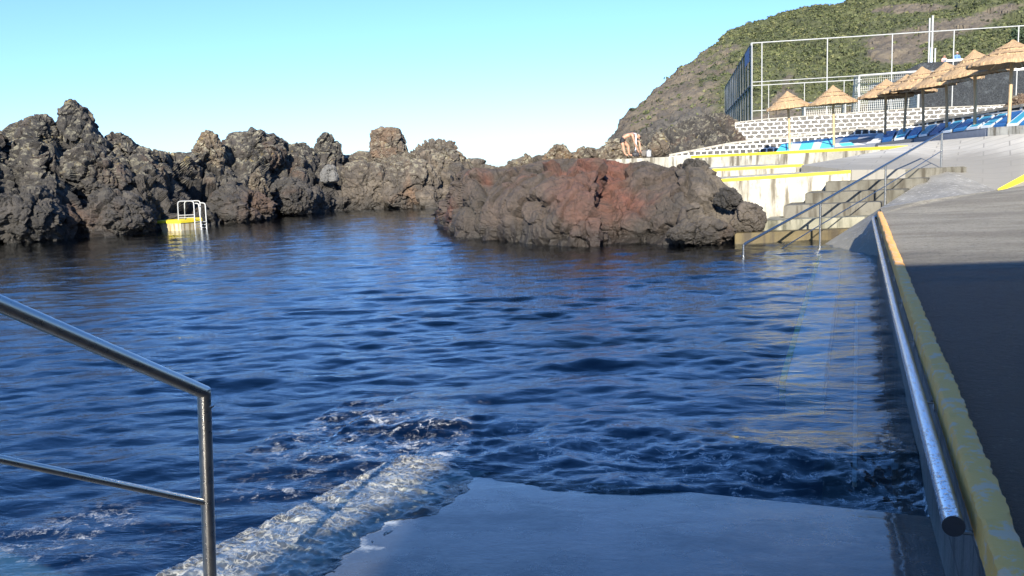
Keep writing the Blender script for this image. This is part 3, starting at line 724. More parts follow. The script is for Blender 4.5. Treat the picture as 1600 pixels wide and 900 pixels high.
# yellow line that runs up from the walkway
a, b = D(1559, 297, 20.95), D(1600, 274.5, 21.6); d_ = (b - a); e_ = a + d_ * 2.2
mb = MB(); up = Vector((0, 0, .03)); sd_ = D(1600, 285, 21.3) - b
mb.prism([a + up, e_ + up, e_ + up + sd_ * .6, a + up + sd_ * .25], .25)
tag(mb.build('yellow_line', M['yellow']), 'broad yellow painted line slanting up the deck at the right edge', 'painted line')
# stairs
st = empty('concrete_stairs', D(1250, 372, 19.6), 'broad flight of worn concrete stairs climbing out of the water beside the long handrail', 'stairs')
NO = [((1148, 362), (1330, 360.5), 19.5, 'brown'), ((1190, 342.5), (1352, 341), 19.9, 'dark'), ((1224, 319), (1376, 318), 20.5, 'step'), ((1258, 300), (1412, 298), 21.1, 'step'), ((1290, 282.5), (1448, 280), 21.8, 'step'), ((1329, 265.5), (1468, 263.5), 22.5, 'step')]
M['brown'] = m_concrete('algae_brown_concrete', (.115, .088, .035), (.08, .06, .024), (.035, .025, .012), .55, wear=.9)
M['dark'] = m_concrete('algae_dark_concrete', (.27, .26, .20), (.17, .165, .12), (.05, .05, .03), .6, wear=1.0)
for i, (l, r, dp, mt) in enumerate(NO):
    a, b = D(*l, dp), D(*r, dp); b.z = a.z = (a.z + b.z) / 2
    bk = 1.3 if i < 5 else .35
    mb = MB(); mb.prism([a, b, b + Vector((.9, bk, 0)), a + Vector((.6, bk, 0))], .9 if i else 1.2)
    bmesh.ops.bevel(mb.bm, geom=mb.bm.edges[:], offset=.018, segments=2, affect='EDGES')
    mb.build('step', M[mt], st)
a = D(1120, 377, 19.2); a.z = -.12
mb = MB(); b = D(1300, 376, 18.9); b.z = -.12
mb.prism([a, b, b + Vector((.5, 1.5, 0)), a + Vector((.5, 1.5, 0))], 1).build('step', M['brown'], st)
# whitewashed tiers with yellow nosings
def tier(label, pts, back, depth, x0=None, mat='white_conc', th=.07):
    P = DP(*pts); e = empty('terrace_wall', P[0], label, 'terrace wall')
    d0 = (P[0] - P[1]).normalized(); P = [P[0] + d0 * 1.2] + P if x0 is None else P
    bk = [p + Vector(back) for p in P]
    MB().prism(P + bk[::-1], depth).build('wall', M[mat], e)
    a, b = P[-2], P[-1]; d = (b - a).normalized(); n_ = Vector((d.y, -d.x, 0)); f = n_ * .012 + Vector((0, 0, .006))
    MB().prism([a + f, b + f, b + f - n_ * .16, a + f - n_ * .16], th).build('yellow_nosing', M['yellow'], e)
    return e
tier('lowest and tallest whitewashed terrace wall with a yellow edge, beside the stairs', [(1113, 281.3, 22.6), (1333, 266.3, 22.35)], (.2, 3.2, 0), 2.4)
tier('short middle terrace step with a yellow edge ending above the dark stain', [(1111, 264.5, 25.5), (1255, 256.5, 24.6)], (.2, 5, 0), 1.0)
tier('upper terrace wall with a long yellow edge below the first straw umbrellas', [(930, 250.2, 36), (1080, 243.5, 33), (1415, 227.7, 27)], (1.0, 14, 0), 1.0, 1, th=.085)
# ------------------------------------------------------------------ stone walls
def m_stones(name, d2, sx, sz, lo, hi, thr, rnd_=.8, brick=False, mort=.13, wob=.22):
    t = NT(name); p = t.pos()
    ax = t.n('VectorMath', {0: p, 1: tuple(d2)}, operation='DOT_PRODUCT').outputs['Value']
    v = t.n('CombineXYZ', {0: t.math('MULTIPLY', ax, sx), 1: t.math('MULTIPLY', t.sep(p)[2], sz), 2: 0.0}).outputs[0]
    v = t.n('VectorMath', {0: v, 1: t.scl(t.n('TexNoise', {'Vector': v, 'Scale': 1.6, 'Detail': 3.0}).outputs[1], (wob, wob, 0))}, operation='ADD').outputs[0]
    if brick:
        br = t.n('TexBrick', {'Vector': v, 'Scale': 1.0, 'Brick Width': 1.0, 'Row Height': 1.0, 'Mortar Size': mort, 'Mortar Smooth': .35})
        f = t.math('SUBTRACT', 1.0, br.outputs[1]); f = t.step(f, .45, .7)
        idc = t.noise(v, 1.2, 2)
    else:
        f = t.step(t.n('TexVoronoi', {'Vector': v, 'Scale': 1.0, 'Randomness': rnd_}, feature='DISTANCE_TO_EDGE', voronoi_dimensions='2D').outputs['Distance'], thr, thr + .05)
        idc = t.n('TexVoronoi', {'Vector': v, 'Scale': 1.0, 'Randomness': rnd_}, voronoi_dimensions='2D').outputs['Color']
        idc = t.sep(idc)[0]
    stone = t.mix(idc, lo, hi); stone = t.mix(t.step(t.noise(p, 12, 5, .7), .4, .7), stone, [x * .6 for x in lo])
    c = t.mix(f, (.80, .80, .77), stone)
    nb = t.bump(t.math('SUBTRACT', 1.0, f), .7, .04); nb = t.bump(t.noise(p, 16, 5, .7), .4, .02, nb)
    return t.pbr(c, .85, nb)
def topwall(name, label, pts, mat, down, th=.35, cop=None, cat='wall'):
    P = DP(*pts); e = empty(name, P[0] - Vector((0, 0, down)), label, cat); mb = MB()
    for a, b in zip(P, P[1:]):
        d = (b - a); d.z = 0; d.normalize(); k = Vector((-d.y, d.x, 0)) * th
        mb.prism([a, b, b + k, a + k], down)
    mb.build('wall', mat, e)
    if cop:
        mb = MB()
        for a, b in zip(P, P[1:]):
            d = (b - a); d.z = 0; d.normalize(); k = Vector((-d.y, d.x, 0)); up = Vector((0, 0, cop[1]))
            mb.prism([a + up - k * .03, b + up - k * .03, b + up + k * (th + .03), a + up + k * (th + .03)], cop[1] - .002)
        mb.build('coping', cop[0], e)
    return e
SW = [(1046, 244, 45), (1145, 225, 43.5), (1232, 215, 42.5), (1304, 207.5, 41.5), (1350, 203, 40.5), (1429, 195, 39), (1500, 183.5, 35.5), (1600, 166.5, 31.5), (1700, 150, 29)]
dsw = (D(1304, 207, 41.5) - D(1046, 244, 45)); dsw.z = 0; dsw.normalize()
topwall('stone_wall', 'low wall of small dark stones in white joints sloping up behind the blue loungers', SW, m_stones('small_stone_mosaic', dsw, 3.1, 4.6, (.05, .05, .048), (.13, .125, .12), .14, brick=True), 1.3, .3, (M['conc'], .10))
BW = [(1137, 193.5, 49), (1200, 186.5, 48.5), (1300, 179.5, 48), (1400, 172, 47.5), (1440, 169.5, 47), (1545, 166, 46), (1640, 160, 45)]
topwall('stone_wall', 'tall wall of big grey stones in wide white mortar below the white sports fence', BW, m_stones('big_stone_mosaic', Vector((1, -.1, 0)).normalized(), 2.5, 4.6, (.085, .082, .076), (.20, .185, .165), .105, .75, brick=True, mort=.095, wob=.6), 3.0, .4, (M['conc'], .05))
# ------------------------------------------------------------------ sloping bank with loungers and mural
FR = [(1213, 236.8, 37.6), (1303, 230.3, 36), (1370, 225, 34), (1427, 216.8, 32), (1478, 209, 29.5), (1540, 201.3, 27), (1600, 197.5, 25.5), (1690, 192, 23.5)]
BK = [(1222, 224, 41.2), (1303, 215, 40.6), (1372, 208.5, 39), (1440, 199.5, 37), (1500, 190.5, 34.6), (1570, 179.5, 31), (1630, 168.5, 29.5), (1730, 152, 27.5)]
def fb(k, t):                           # point of the bank: k along (0..7), t up
    i = min(int(k), 6); f = k - i
    a = D(*FR[i]) * (1 - f) + D(*FR[i + 1]) * f; b = D(*BK[i]) * (1 - f) + D(*BK[i + 1]) * f
    return a * (1 - t) + b * t
mb = MB()
for i in range(7): mb.prism([fb(i, 0), fb(i + 1, 0), fb(i + 1, 1), fb(i, 1)], .5)
bmesh.ops.remove_doubles(mb.bm, verts=mb.bm.verts[:], dist=.001)
tag(mb.build('bank', plain('grey_painted_bank', (.23, .25, .29), .8)), kind='structure')
mu = empty('painted_mural', fb(.5, 0), 'turquoise white and navy stripes painted on the sloping bank below the first straw umbrellas', 'mural')
TQ, WH, NVY, BLK = [plain(n, c, .6, .12) for n, c in (('turquoise_paint', (.10, .58, .66)), ('white_wall_paint', (.66, .66, .63)), ('navy_paint', (.015, .09, .24)), ('black_paint', (.02, .022, .028)))]
def patch(pts, m, z, nm):
    MB().prism([fb(k, t) + Vector((0, 0, z)) for k, t in pts], z - .002).build(nm, m, mu)
fx = [0, .23, .40, .62, .76, 1.0]; bxk = [0, .20, .40, .64, .80, 1.0]
for i in range(5): patch([(fx[i], .0), (fx[i + 1], .0), (bxk[i + 1], .97), (bxk[i], .97)], (TQ, WH)[i % 2], .008, 'turquoise_stripe' if i % 2 == 0 else 'white_stripe')
patch([(.17, .02), (.2, .02), (.10, .95), (.07, .95)], NVY, .014, 'navy_line'); patch([(.96, .02), (.99, .02), (.90, .95), (.87, .95)], NVY, .014, 'navy_line')
patch([(1.02, .02), (1.75, .02), (1.45, .35), (1.02, .35)], WH, .008, 'white_stripe'); patch([(1.2, .03), (1.5, .03), (1.42, .3), (1.12, .3)], TQ, .014, 'turquoise_stripe')
patch([(1.12, .4), (1.5, .4), (1.6, .9), (1.25, .9)], NVY, .008, 'navy_stripe'); patch([(1.45, .2), (1.85, .25), (1.95, .6), (1.35, .55)], BLK, .014, 'black_stripe'); patch([(1.75, .1), (2.05, .1), (2.25, .9), (2.0, .9)], WH, .010, 'white_stripe')
# low kerb wall under the loungers
def under(pts, mat, label, y=-.06, top=.03):
    T = DP(*[p[:3] for p in pts]); mb = MB()
    for (a, b, pa, pb) in zip(T, T[1:], pts, pts[1:]):
        up = Vector((0, 0, top)); k = Vector((.12, .2, 0)); f = Vector((0, y, 0))
        mb.prism([a + up + f, b + up + f, b + k + up, a + k + up], .75)
    return tag(mb.build('kerb_wall', mat), label, 'kerb wall')
under([(1368, 225.3, 34), (1427, 217, 32), (1478, 209.2, 29.5), (1540.5, 201.4, 27)], plain('grey_kerb_paint', (.10, .11, .13), .8), 'long low slate grey kerb wall below the row of blue loungers')
under([(1541, 201.2, 26.95), (1600, 197.4, 25.4), (1690, 192, 23.4)], M['white_conc'], 'short whitewashed kerb wall continuing the grey one at the right edge', -.09)
# loungers
LB = [plain(n, c, .45, .15, 9, kw) for n, c, kw in (('dark_blue_plastic', (.015, .10, .30), .1), ('turquoise_plastic', (.045, .34, .48), .1), ('mid_blue_plastic', (.02, .17, .42), .1))]
LW = plain('white_plastic', (.72, .76, .78), .5)
def lounger(k, ci, label, wk_=.27):
    a0, a1, b0, b1 = fb(k, .03), fb(k + wk_, .03), fb(k + .02, .88), fb(k + wk_ + .02, .88)
    e = empty('sun_lounger', a0, label, 'sun lounger', 'sun loungers in a row on the bank')
    up = Vector((0, 0, .10)); ns = 16; mb = MB()
    def at(s, t): return (a0 * (1 - s) + a1 * s) * (1 - t) + (b0 * (1 - s) + b1 * s) * t + up
    for i in range(ns):
        t0, t1 = i / ns, (i + .72) / ns
        mb.prism([at(.1, t0), at(.9, t0), at(.9, t1), at(.1, t1)], .025)
    mb.build('slat_panel', LB[ci], e)
    mb = MB(); mb.prism([at(0, -.02), at(.1, -.02), at(.1, 1), at(0, 1)], .06); mb.prism([at(.9, -.02), at(1, -.02), at(1, 1), at(.9, 1)], .06); mb.prism([at(0, -.04), at(1, -.04), at(1, -.005), at(0, -.005)], .07)
    mb.build('frame', LW if ci == 1 else LB[ci], e)
    for s_ in (.08, .92):
        for t_ in (.06, .94): MB().prism([at(s_ - .04, t_ - .02), at(s_ + .04, t_ - .02), at(s_ + .04, t_ + .02), at(s_ - .04, t_ + .02)], .10).build('leg', LW if ci == 1 else LB[ci], e)
names = ['dark blue lounger at the far left end of the row under the third umbrella', 'turquoise lounger second from the far left end of the row', 'mid blue lounger third from the far left end of the row', 'turquoise lounger between the poles of the fourth and fifth umbrellas',
         'dark blue lounger just right of the fifth umbrella pole', 'turquoise lounger just left of the sixth umbrella pole', 'mid blue lounger right beside the sixth umbrella pole', 'turquoise lounger midway between the sixth and seventh umbrella poles', 'turquoise lounger just left of the seventh umbrella pole',
         'dark blue lounger with a dark end just right of the seventh umbrella pole', 'turquoise lounger just left of the eighth and nearest umbrella pole', 'mid blue lounger behind the foot of the nearest umbrella pole', 'turquoise lounger at the right edge beyond the nearest umbrella pole']
ks = np.linspace(2.15, 6.25, 13)
for k, ci, nm in zip(ks, (0, 1, 2, 1, 0, 1, 2, 1, 1, 0, 1, 2, 1), names): lounger(float(k), ci, nm, .27)
# ------------------------------------------------------------------ straw umbrellas
def m_straw(name, a, b, dk):
    t = NT(name); p = t.obj(); x, y, z = t.sep(p)
    ang = t.math('ARCTAN2', y, x)
    r_ = t.n('VectorMath', {0: t.scl(p, (1, 1, 0))}, operation='LENGTH').outputs['Value']
    v = t.n('CombineXYZ', {0: t.math('MULTIPLY', ang, 26), 1: t.math('MULTIPLY', r_, 2.2), 2: t.math('MULTIPLY', z, 2)}).outputs[0]
    n = t.noise(v, 1.3, 5, .75)
    c = t.mix(t.step(n, .3, .72), a, b); c = t.mix(t.math('MULTIPLY', t.step(t.noise(p, 3, 4), .5, .7), .4), c, dk)
    return t.pbr(c, .85, t.bump(n, .9, .03))
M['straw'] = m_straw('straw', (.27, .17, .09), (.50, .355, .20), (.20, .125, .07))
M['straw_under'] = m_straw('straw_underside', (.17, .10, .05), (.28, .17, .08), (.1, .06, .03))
M['band'] = plain('dark_binding', (.045, .028, .018), .9)
M['pole'] = plain('pine_pole', (.38, .275, .155), .6, .3, 5)
def umbrella(label, px, ay, xl, xr, ry_, by, dep, polex, tilt=0, seed=0):
    rn = random.Random(seed)
    Rr = (xr - xl) / 2 * dep / F; xm = (xl + xr) / 2
    ap = D(px, ay, dep); rim = D(xm, ry_, dep); base = D(polex, by, dep); h = ap.z - rim.z
    e = empty('straw_umbrella', base, label, 'umbrella', 'straw umbrellas in a row')
    c0 = Vector((rim.x, dep, rim.z)); rot = Matrix.Rotation(-tilt, 4, 'Y')
    n = 72; lay = [(0.06, 1.0, .40, .63), (.36, .66, .70, .35), (.66, .36, .80, .0)]
    prof = lambda q: h * (1 - q) ** 1.0 * (1 - .22 * q * (1 - q) * 4 * .35)   # height over the rim at radius fraction q
    tiers = []
    mb = MB(); mu_ = MB(); bd = MB()
    for ti, (q0, q1) in enumerate(((.60, 1.0), (.38, .66), (0.0, .44))):
        rings = []
        up = .035 * ti
        for j, q in enumerate(np.linspace(q1, q0, 6)):
            ring = []
            for k in range(n):
                a = 2 * math.pi * k / n
                jit = 1 + (rn.random() - .5) * (.05 if j == 0 else .012)
                rr = Rr * max(q, .02) * jit
                z = prof(q) + up + (rn.random() - .5) * (.03 if j == 0 else .012) * Rr
                ring.append(mb.bm.verts.new(c0 + rot @ Vector((rr * math.cos(a), rr * math.sin(a), z))))
            rings.append(ring)
        low = [mb.bm.verts.new(v.co + rot @ Vector((-.02 * math.cos(0), 0, -.085 if ti == 0 else -.05))) for v in rings[0]]
        for k in range(n): mb.bm.faces.new((low[k], low[(k + 1) % n], rings[0][(k + 1) % n], rings[0][k]))
        for r0, r1_ in zip(rings, rings[1:]):
            for k in range(n): mb.bm.faces.new((r0[k], r0[(k + 1) % n], r1_[(k + 1) % n], r1_[k]))
        if ti < 2:
            q = q0 + .035
            pts = [c0 + rot @ Vector((Rr * q * math.cos(2 * math.pi * k / 40), Rr * q * math.sin(2 * math.pi * k / 40), prof(q) + up + .022)) for k in range(41)]
            bd.tube(pts, .022, 6)
        else: mb.bm.faces.new(rings[-1])
    o = mb.build('thatch', M['straw'], e)
    for o_, m_ in ((o, 1),): pass
    bd.build('binding', M['band'], e)
    # underside: a shallow straw cone on ribs
    um = MB(); rg = []
    for q in np.linspace(.97, .04, 6):
        rg.append([um.bm.verts.new(c0 + rot @ Vector((Rr * q * math.cos(2 * math.pi * k / n), Rr * q * math.sin(2 * math.pi * k / n), prof(q) * .93 - .085))) for k in range(n)])
    for r0, r1_ in zip(rg, rg[1:]):
        for k in range(n): um.bm.faces.new((r0[k], r1_[k], r1_[(k + 1) % n], r0[(k + 1) % n]))
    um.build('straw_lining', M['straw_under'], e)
    rb = MB()
    for k in range(8):
        a = 2 * math.pi * k / 8
        rb.tube([c0 + rot @ Vector((Rr * .93 * math.cos(a), Rr * .93 * math.sin(a), prof(.93) * .9 - .10)), c0 + rot @ Vector((.03 * math.cos(a), .03 * math.sin(a), h * .88 - .1))], .018, 6)
    rb.build('ribs', M['pole'], e)
    rp = .052
    MB().tube([base - Vector((0, 0, .15)), base * .5 + (c0 + Vector((0, 0, h * .5))) * .5, c0 + rot @ Vector((0, 0, h * .9))], rp, 12).build('pole', M['pole'], e, True, 40)
    # the straw shading needs the cone's own centre
    for ch in e.children:
        if ch.name.split('.')[0] in ('thatch', 'straw_lining'):
            off_ = c0 - e.location; ch.data.transform(Matrix.Translation(-off_)); ch.location = off_
    return e
umbrella('straw umbrella farthest to the left, standing in front of the white mortar wall', 1231, 145, 1199, 1265, 167, 236, 38, 1234, R(5), 1)
umbrella('second straw umbrella from the left, standing by the turquoise stripes', 1302, 136, 1267, 1337, 160, 230, 37, 1303, R(2), 2)
umbrella('third straw umbrella from the left with its crown in front of the goal net', 1386, 126, 1345, 1424, 150, 219, 36.5, 1382.5, R(0), 3)
umbrella('fourth straw umbrella from the left, its crown mostly hidden behind the fifth', 1416, 119, 1375, 1459, 143, 213.5, 35.5, 1412, R(0), 4)
umbrella('fifth straw umbrella from the left, overlapping the goal net', 1444, 107, 1395, 1488, 135, 209, 33.2, 1443, R(3), 5)
umbrella('sixth straw umbrella from the left, tilted, between two overlapping crowns', 1478, 100, 1430, 1530, 128, 205, 31.5, 1479, R(7), 6)
umbrella('seventh straw umbrella from the left, tilted, just left of the nearest one', 1523, 81, 1472, 1577, 114.5, 200.5, 29, 1523, R(6), 7)
umbrella('nearest and largest straw umbrella at the right edge', 1581, 66, 1519, 1644, 98, 196.5, 26.6, 1576, R(0), 8)
# ------------------------------------------------------------------ long stair handrail
sr = empty('stair_handrail', D(1282, 382, 18.7), 'long slim steel handrail climbing the concrete stairs with its foot in the water', 'handrail')
tp = DP((1162, 382, 17.2), (1282, 316.5, 18.7), (1384, 257.5, 20.3), (1472, 207, 23.0))
tr = .026
MB().tube([tp[0] - Vector((0, 0, .03)), tp[0] + (tp[1] - tp[0]) * .02, tp[1], tp[2], tp[3]], tr, 12).build('top_rail', M['steel'], sr, True, 40)
for a, b in zip(tp, DP((1162, 412, 17.2), (1283, 383, 18.7), (1385, 321, 20.3), (1473, 262.5, 23.0))):
    MB().tube([a, Vector((a.x, a.y, b.z - .15))], tr * .95, 12).build('post', M['steel'], sr, True, 40)
mp = DP((1222, 388, 18.0), (1282.5, 351, 18.7), (1384.5, 290, 20.3), (1472.5, 235, 23.0))
MB().tube(mp, .012, 8).build('mid_rail', M['steel'], sr, True, 40)
# ------------------------------------------------------------------ bathing ladder on its block
e = empty('ladder_block', W(285, 361, 0), 'small concrete block with a yellow rim standing in the water under the dark ridge', 'concrete block')
c1, c0_, c2 = W(283, 361, 0), W(238, 352, 0), W(322, 354, 0)
dz = D(285, 345, c1.y).z
e1 = (D(250, 344, c1.y + .7) - D(285, 346, c1.y)); e1.z = 0; e2 = (D(318, 343, c1.y + 1.0) - D(285, 346, c1.y)); e2.z = 0
p0 = Vector((c1.x, c1.y, dz)); pol = [p0, p0 + e2, p0 + e2 + e1 * .5 + Vector((0, 1.2, 0)), p0 + e1 + Vector((.1, 1.0, 0)), p0 + e1]
mb = MB(); bt = [p0 + Vector((.02, .05, 0)), p0 + e2 + Vector((0, .05, 0)), pol[2], pol[3] + Vector((.5, 0, 0)), p0 + e1 * .35 + Vector((0, .1, 0))]
av = [mb.bm.verts.new(v - Vector((0, 0, .05))) for v in pol]; bv = [mb.bm.verts.new(Vector((v.x, v.y, -1.2))) for v in bt]
mb.bm.faces.new(av); mb.bm.faces.new(bv[::-1])
for i in range(5): mb.bm.faces.new((av[i], bv[i], bv[(i + 1) % 5], av[(i + 1) % 5]))
mb.build('block', m_concrete('stained_white_concrete', (.62, .56, .40), (.46, .40, .24), (.22, .15, .05), wear=.9), e)
MB().prism([v + (v - sum(pol, Vector()) / 5).normalized() * .03 for v in pol], .09).build('yellow_rim', M['yellow'], e)
ld = empty('bathing_ladder', p0 + e2 * .8, 'white tubular bathing ladder with hoop rails standing on the yellow rimmed block', 'ladder')
yb = p0.y
def lp(px, py, dy): return D(px, py, yb + dy)
t_ = .022
MB().tube([lp(279, 344, .35)] + arc(lp(279, 344, .35), lp(277.5, 314.5, .35), lp(302, 314, .5), .12) + arc(lp(277.5, 314.5, .35), lp(302.5, 314, .5), lp(305.5, 362, .15), .12) + [lp(305.5, 366, .15)], t_, 8).build('hoop_rail', M['galv'], ld, True, 40)
MB().tube([lp(289.5, 343, .9)] + arc(lp(289.5, 343, .9), lp(288, 314.5, .9), lp(312, 314, .95), .12) + arc(lp(288, 314.5, .9), lp(312.5, 313.5, .95), lp(314, 363, .5), .12) + [lp(314, 368, .5)], t_, 8).build('hoop_rail', M['galv'], ld, True, 40)
MB().tube([lp(303, 318, .55)] + arc(lp(303, 318, .55), lp(310.5, 317.5, .55), lp(312.5, 350, .3), .10) + [lp(316, 364, .25)], t_, 8).build('stile', M['galv'], ld, True, 40)
MB().tube([lp(313, 317, .9)] + arc(lp(313, 317, .9), lp(320.5, 317.3, .9), lp(323.5, 362, .5), .10) + [lp(323.8, 367, .5)], t_, 8).build('stile', M['galv'], ld, True, 40)
for y in (336.5, 340.5): MB().tube([lp(279, y, .36), lp(304, y - 1, .45)], .014, 6).build('rail', M['galv'], ld, True, 40)
for y in (346.5, 351, 355.5, 360):
    MB().tube([lp(305.3, y, .18), lp(314, y - .5, .5)], .016, 6).build('rung', M['galv'], ld, True, 40)
    MB().tube([lp(314.6, y, .5), lp(322.8, y - .3, .6)], .016, 6).build('rung', M['galv'], ld, True, 40)
# ------------------------------------------------------------------ hill
hx = np.arange(950, 1860, 2.2)
hc = interp(hx, [(950, 215), (965, 200), (972, 184), (985, 172), (1000, 160), (1020, 142), (1045, 119), (1065, 105), (1085, 93), (1105, 76), (1122, 63), (1130, 54), (1145, 47), (1170, 39), (1200, 28), (1230, 19), (1260, 9), (1290, 5), (1320, 1), (1345, -8), (1400, -26), (1500, -60), (1600, -90), (1860, -150)])
hd_ = interp(hx, [(950, 150), (975, 165), (1130, 210), (1300, 230), (1860, 235)])
Sh = A3([D(x, 232 - .036 * (x - 950), 128 - .012 * (x - 950)) for x in hx])
Ch = A3([D(x, y, d) for x, y, d in zip(hx, hc, hd_)])
nr_h = 260
P = ridge(Sh, Ch, nr_h, .7, .92, 1.0, 7.0, .26, 90, 8, low=.8, under=2, peakw=.12, lump=1.2)
q = P.reshape(-1, 3)
T_ = np.linspace(0, 1, P.shape[0])[:, None]
# the rough cliff that ends the hill towards the sea
cl = np.exp(-((T_ - .12) / .16) ** 2) * np.clip((1180 - hx) / 120, 0, 1)[None, :]
P[:, :, 2] += (crag(q * np.array((1, 1, .8)), 5.0, .9, 140).reshape(P.shape[:2])) * cl
pxg = np.broadcast_to(hx[None, :], P.shape[:2]); zrel = np.clip((P[:, :, 2] - 2) / 45, 0, 1)
q = P.reshape(-1, 3)
n1 = fbm(q / 16.0, 4, 200).reshape(P.shape[:2]); n2 = fbm(q / 5.0, 4, 210).reshape(P.shape[:2])
def blob(x, y, rx, ry, rot):           # bare slips of earth on the slope
    yy = 248 - (P[:, :, 2] - 1.9) / P[:, :, 1] * F - .038 * (pxg - 1150)
    c, s_ = math.cos(rot), math.sin(rot); dx, dy = pxg - x, yy - y
    return np.exp(-(((dx * c + dy * s_) / rx) ** 2 + ((-dx * s_ + dy * c) / ry) ** 2))
bare = np.maximum.reduce([blob(1500, 48, 120, 15, -.22), blob(1395, 85, 50, 22, .1), blob(1420, 22, 70, 6, -.05), blob(1560, 25, 60, 10, -.2), blob(1455, 62, 60, 10, -.3), blob(1225, 165, 18, 35, .3)])
veg = np.clip((pxg - 1060) / 140, 0, 1) * .82 - .10 + .10 * T_ + .45 * n1 + .35 * n2 - 1.25 * bare + .25 * np.clip((pxg - 1480) / 60, 0, 1)
veg = veg * np.clip((T_ - .12) / .14, 0, 1); veg = np.clip(veg, 0, 1)
me = npmesh('hill', q, gridfaces(*P.shape[:2]), {'veg': veg.ravel(), 'cliff': np.clip(cl * 1.3 * np.clip((1160 - pxg) / 60, 0, 1), 0, 1).ravel()})
me.polygons.foreach_set('use_smooth', np.ones(len(me.polygons), bool)); me.set_sharp_from_angle(angle=R(40))
t = NT('hill_earth'); p = t.pos()
c = t.mix(t.step(t.noise(p, .09, 6, .65), .38, .62), (.118, .098, .074), (.082, .068, .054))
c = t.mix(t.step(t.noise(p, .5, 6, .7), .45, .7), c, (.15, .126, .090))
c = t.mix(t.math('MULTIPLY', t.step(t.noise(p, 1.3, 5, .7), .52, .66), .7), c, (.055, .05, .042))
c = t.mix(t.math('MULTIPLY', t.step(t.attr('cliff'), .15, .6), .85), c, t.mix(t.step(t.noise(p, .45, 6, .7), .35, .65), (.035, .033, .031), (.095, .088, .078)))
c = t.mix(t.math('MULTIPLY', t.step(t.math('ADD', t.attr('veg'), t.math('MULTIPLY', t.math('SUBTRACT', t.noise(p, .6, 5, .7), .5), .5)), .12, .45), .9), c, t.mix(t.step(t.noise(p, .8, 6, .75), .35, .65), (.034, .042, .016), (.080, .092, .034)))
tag(link('hill', me, t.pbr(c, .95, t.bump(t.noise(p, .9, 8, .7), .9, .6))), kind='structure')
def leaves(centres, radii, tone, per, leaf, rs, flat=.7):
    n = len(centres); k = per
    d = rs.randn(n, k, 3); d /= np.linalg.norm(d, axis=2, keepdims=True); d[:, :, 2] = np.abs(d[:, :, 2]) * flat * 1.2 - .15
    rad = radii[:, None, None] * (.55 + .5 * rs.rand(n, k, 1))
    c = centres[:, None, :] + d * rad
    a = rs.randn(n, k, 3); a /= np.linalg.norm(a, axis=2, keepdims=True)
    nrm = d + .55 * a; b = np.cross(nrm, rs.randn(n, k, 3)); b /= np.linalg.norm(b, axis=2, keepdims=True) + 1e-9
    e = np.cross(nrm, b); e /= np.linalg.norm(e, axis=2, keepdims=True) + 1e-9
    sz = leaf * (.6 + .8 * rs.rand(n, k, 1)) * (radii / radii.mean())[:, None, None]
    v = np.stack([c - b * sz - e * sz * .5, c + b * sz - e * sz * .5, c + e * sz], 2).reshape(-1, 3)
    tn = np.repeat(np.clip(tone[:, None] + .15 * rs.randn(n, k), 0, 1).ravel(), 3)
    return v, np.arange(n * k * 3).reshape(-1, 3), tn
def m_leaf(name, a, b, c_):
    t = NT(name); col = t.ramp(t.attr('tone'), [(0, a), (.5, b), (1, c_)])
    return t.pbr(col, .75)
M['scrub'] = m_leaf('scrub', (.018, .025, .010), (.066, .082, .026), (.15, .15, .06))
rs = np.random.RandomState(5)
w_ = (veg ** 1.5 + .018 * (T_ > .14)) * (T_ < .80); w_ = w_ * (pxg > 985) * (pxg < 1760)
pr = (w_ * P[:, :, 1] ** 1).ravel(); idx = rs.choice(len(pr), 40000, p=pr / pr.sum())
cen = q[idx] + rs.randn(len(idx), 3) * .12 - np.array((0, 0, .1))
v, f_, tn = leaves(cen, .20 + .40 * rs.rand(len(idx)) ** 3, np.clip(.40 + .30 * fbm(cen / 9.0, 3, 230) + .25 * rs.randn(len(idx)), 0, 1), 12, .125, rs)
me = npmesh('hillside_scrub', v, f_, {'tone': tn})
tag(link('hillside_scrub', me, M['scrub']), 'low olive green scrub covering the brown hillside', 'scrub', kind='stuff')
# ------------------------------------------------------------------ playing field and what stands on it
zc_ = 3.9
mb = MB(); pl = [D(1137, 200, 49.3), D(1700, 200, 45.6)]
mb.poly([Vector((pl[0].x, pl[0].y, zc_)), Vector((pl[1].x + 30, pl[1].y, zc_)), Vector((130, 135, zc_)), Vector((36, 135, zc_)), Vector((18, 80, zc_))])
tag(mb.build('playing_field', plain('dry_grass', (.15, .17, .06), .95, .4, 2, .5)), kind='structure')
mb = MB(); mb.poly([(8, 30, 1.2), (60, 20, 1.2), (140, 120, 1.2), (30, 140, 1.2), (8, 60, 1.2)])
tag(mb.build('ground', plain('lava_soil', (.09, .08, .065), .95, .4, 2, .5)), kind='structure')
fe = empty('sports_fence', D(1300, 190, 50), 'tall open white tube fence standing on the stone wall round the sports field', 'fence')
def fpost(x, y0, dep, r, par, zb=zc_ - .3, nm='post', x2=None):
    a = D(x, y0, dep); MB().tube([a, Vector((a.x, a.y, zb))], r, 8).build(nm, M['galv'], par, True, 40)
for x, y in ((1175, 67.5), (1190.5, 66.5), (1293, 60), (1394.5, 53.5), (1491, 47), (1592, 40.6), (1694, 34)): fpost(x, y, 50, .032, fe)
MB().tube([D(1174, 67.5, 50), D(1760, 30, 50)], .034, 8).build('top_rail', M['galv'], fe, True, 40)
MB().tube([D(1175, 128.5, 50), D(1470, 110.5, 50), D(1760, 93, 50)], .025, 8).build('mid_rail', M['galv'], fe, True, 40)
f2 = empty('low_fence', D(1260, 188, 58), 'lower thin white fence behind the tall one, left of the goal', 'fence')
for x, y in ((1201, 132.5), (1257, 129.5), (1319, 126)): fpost(x, y, 58, .028, f2)
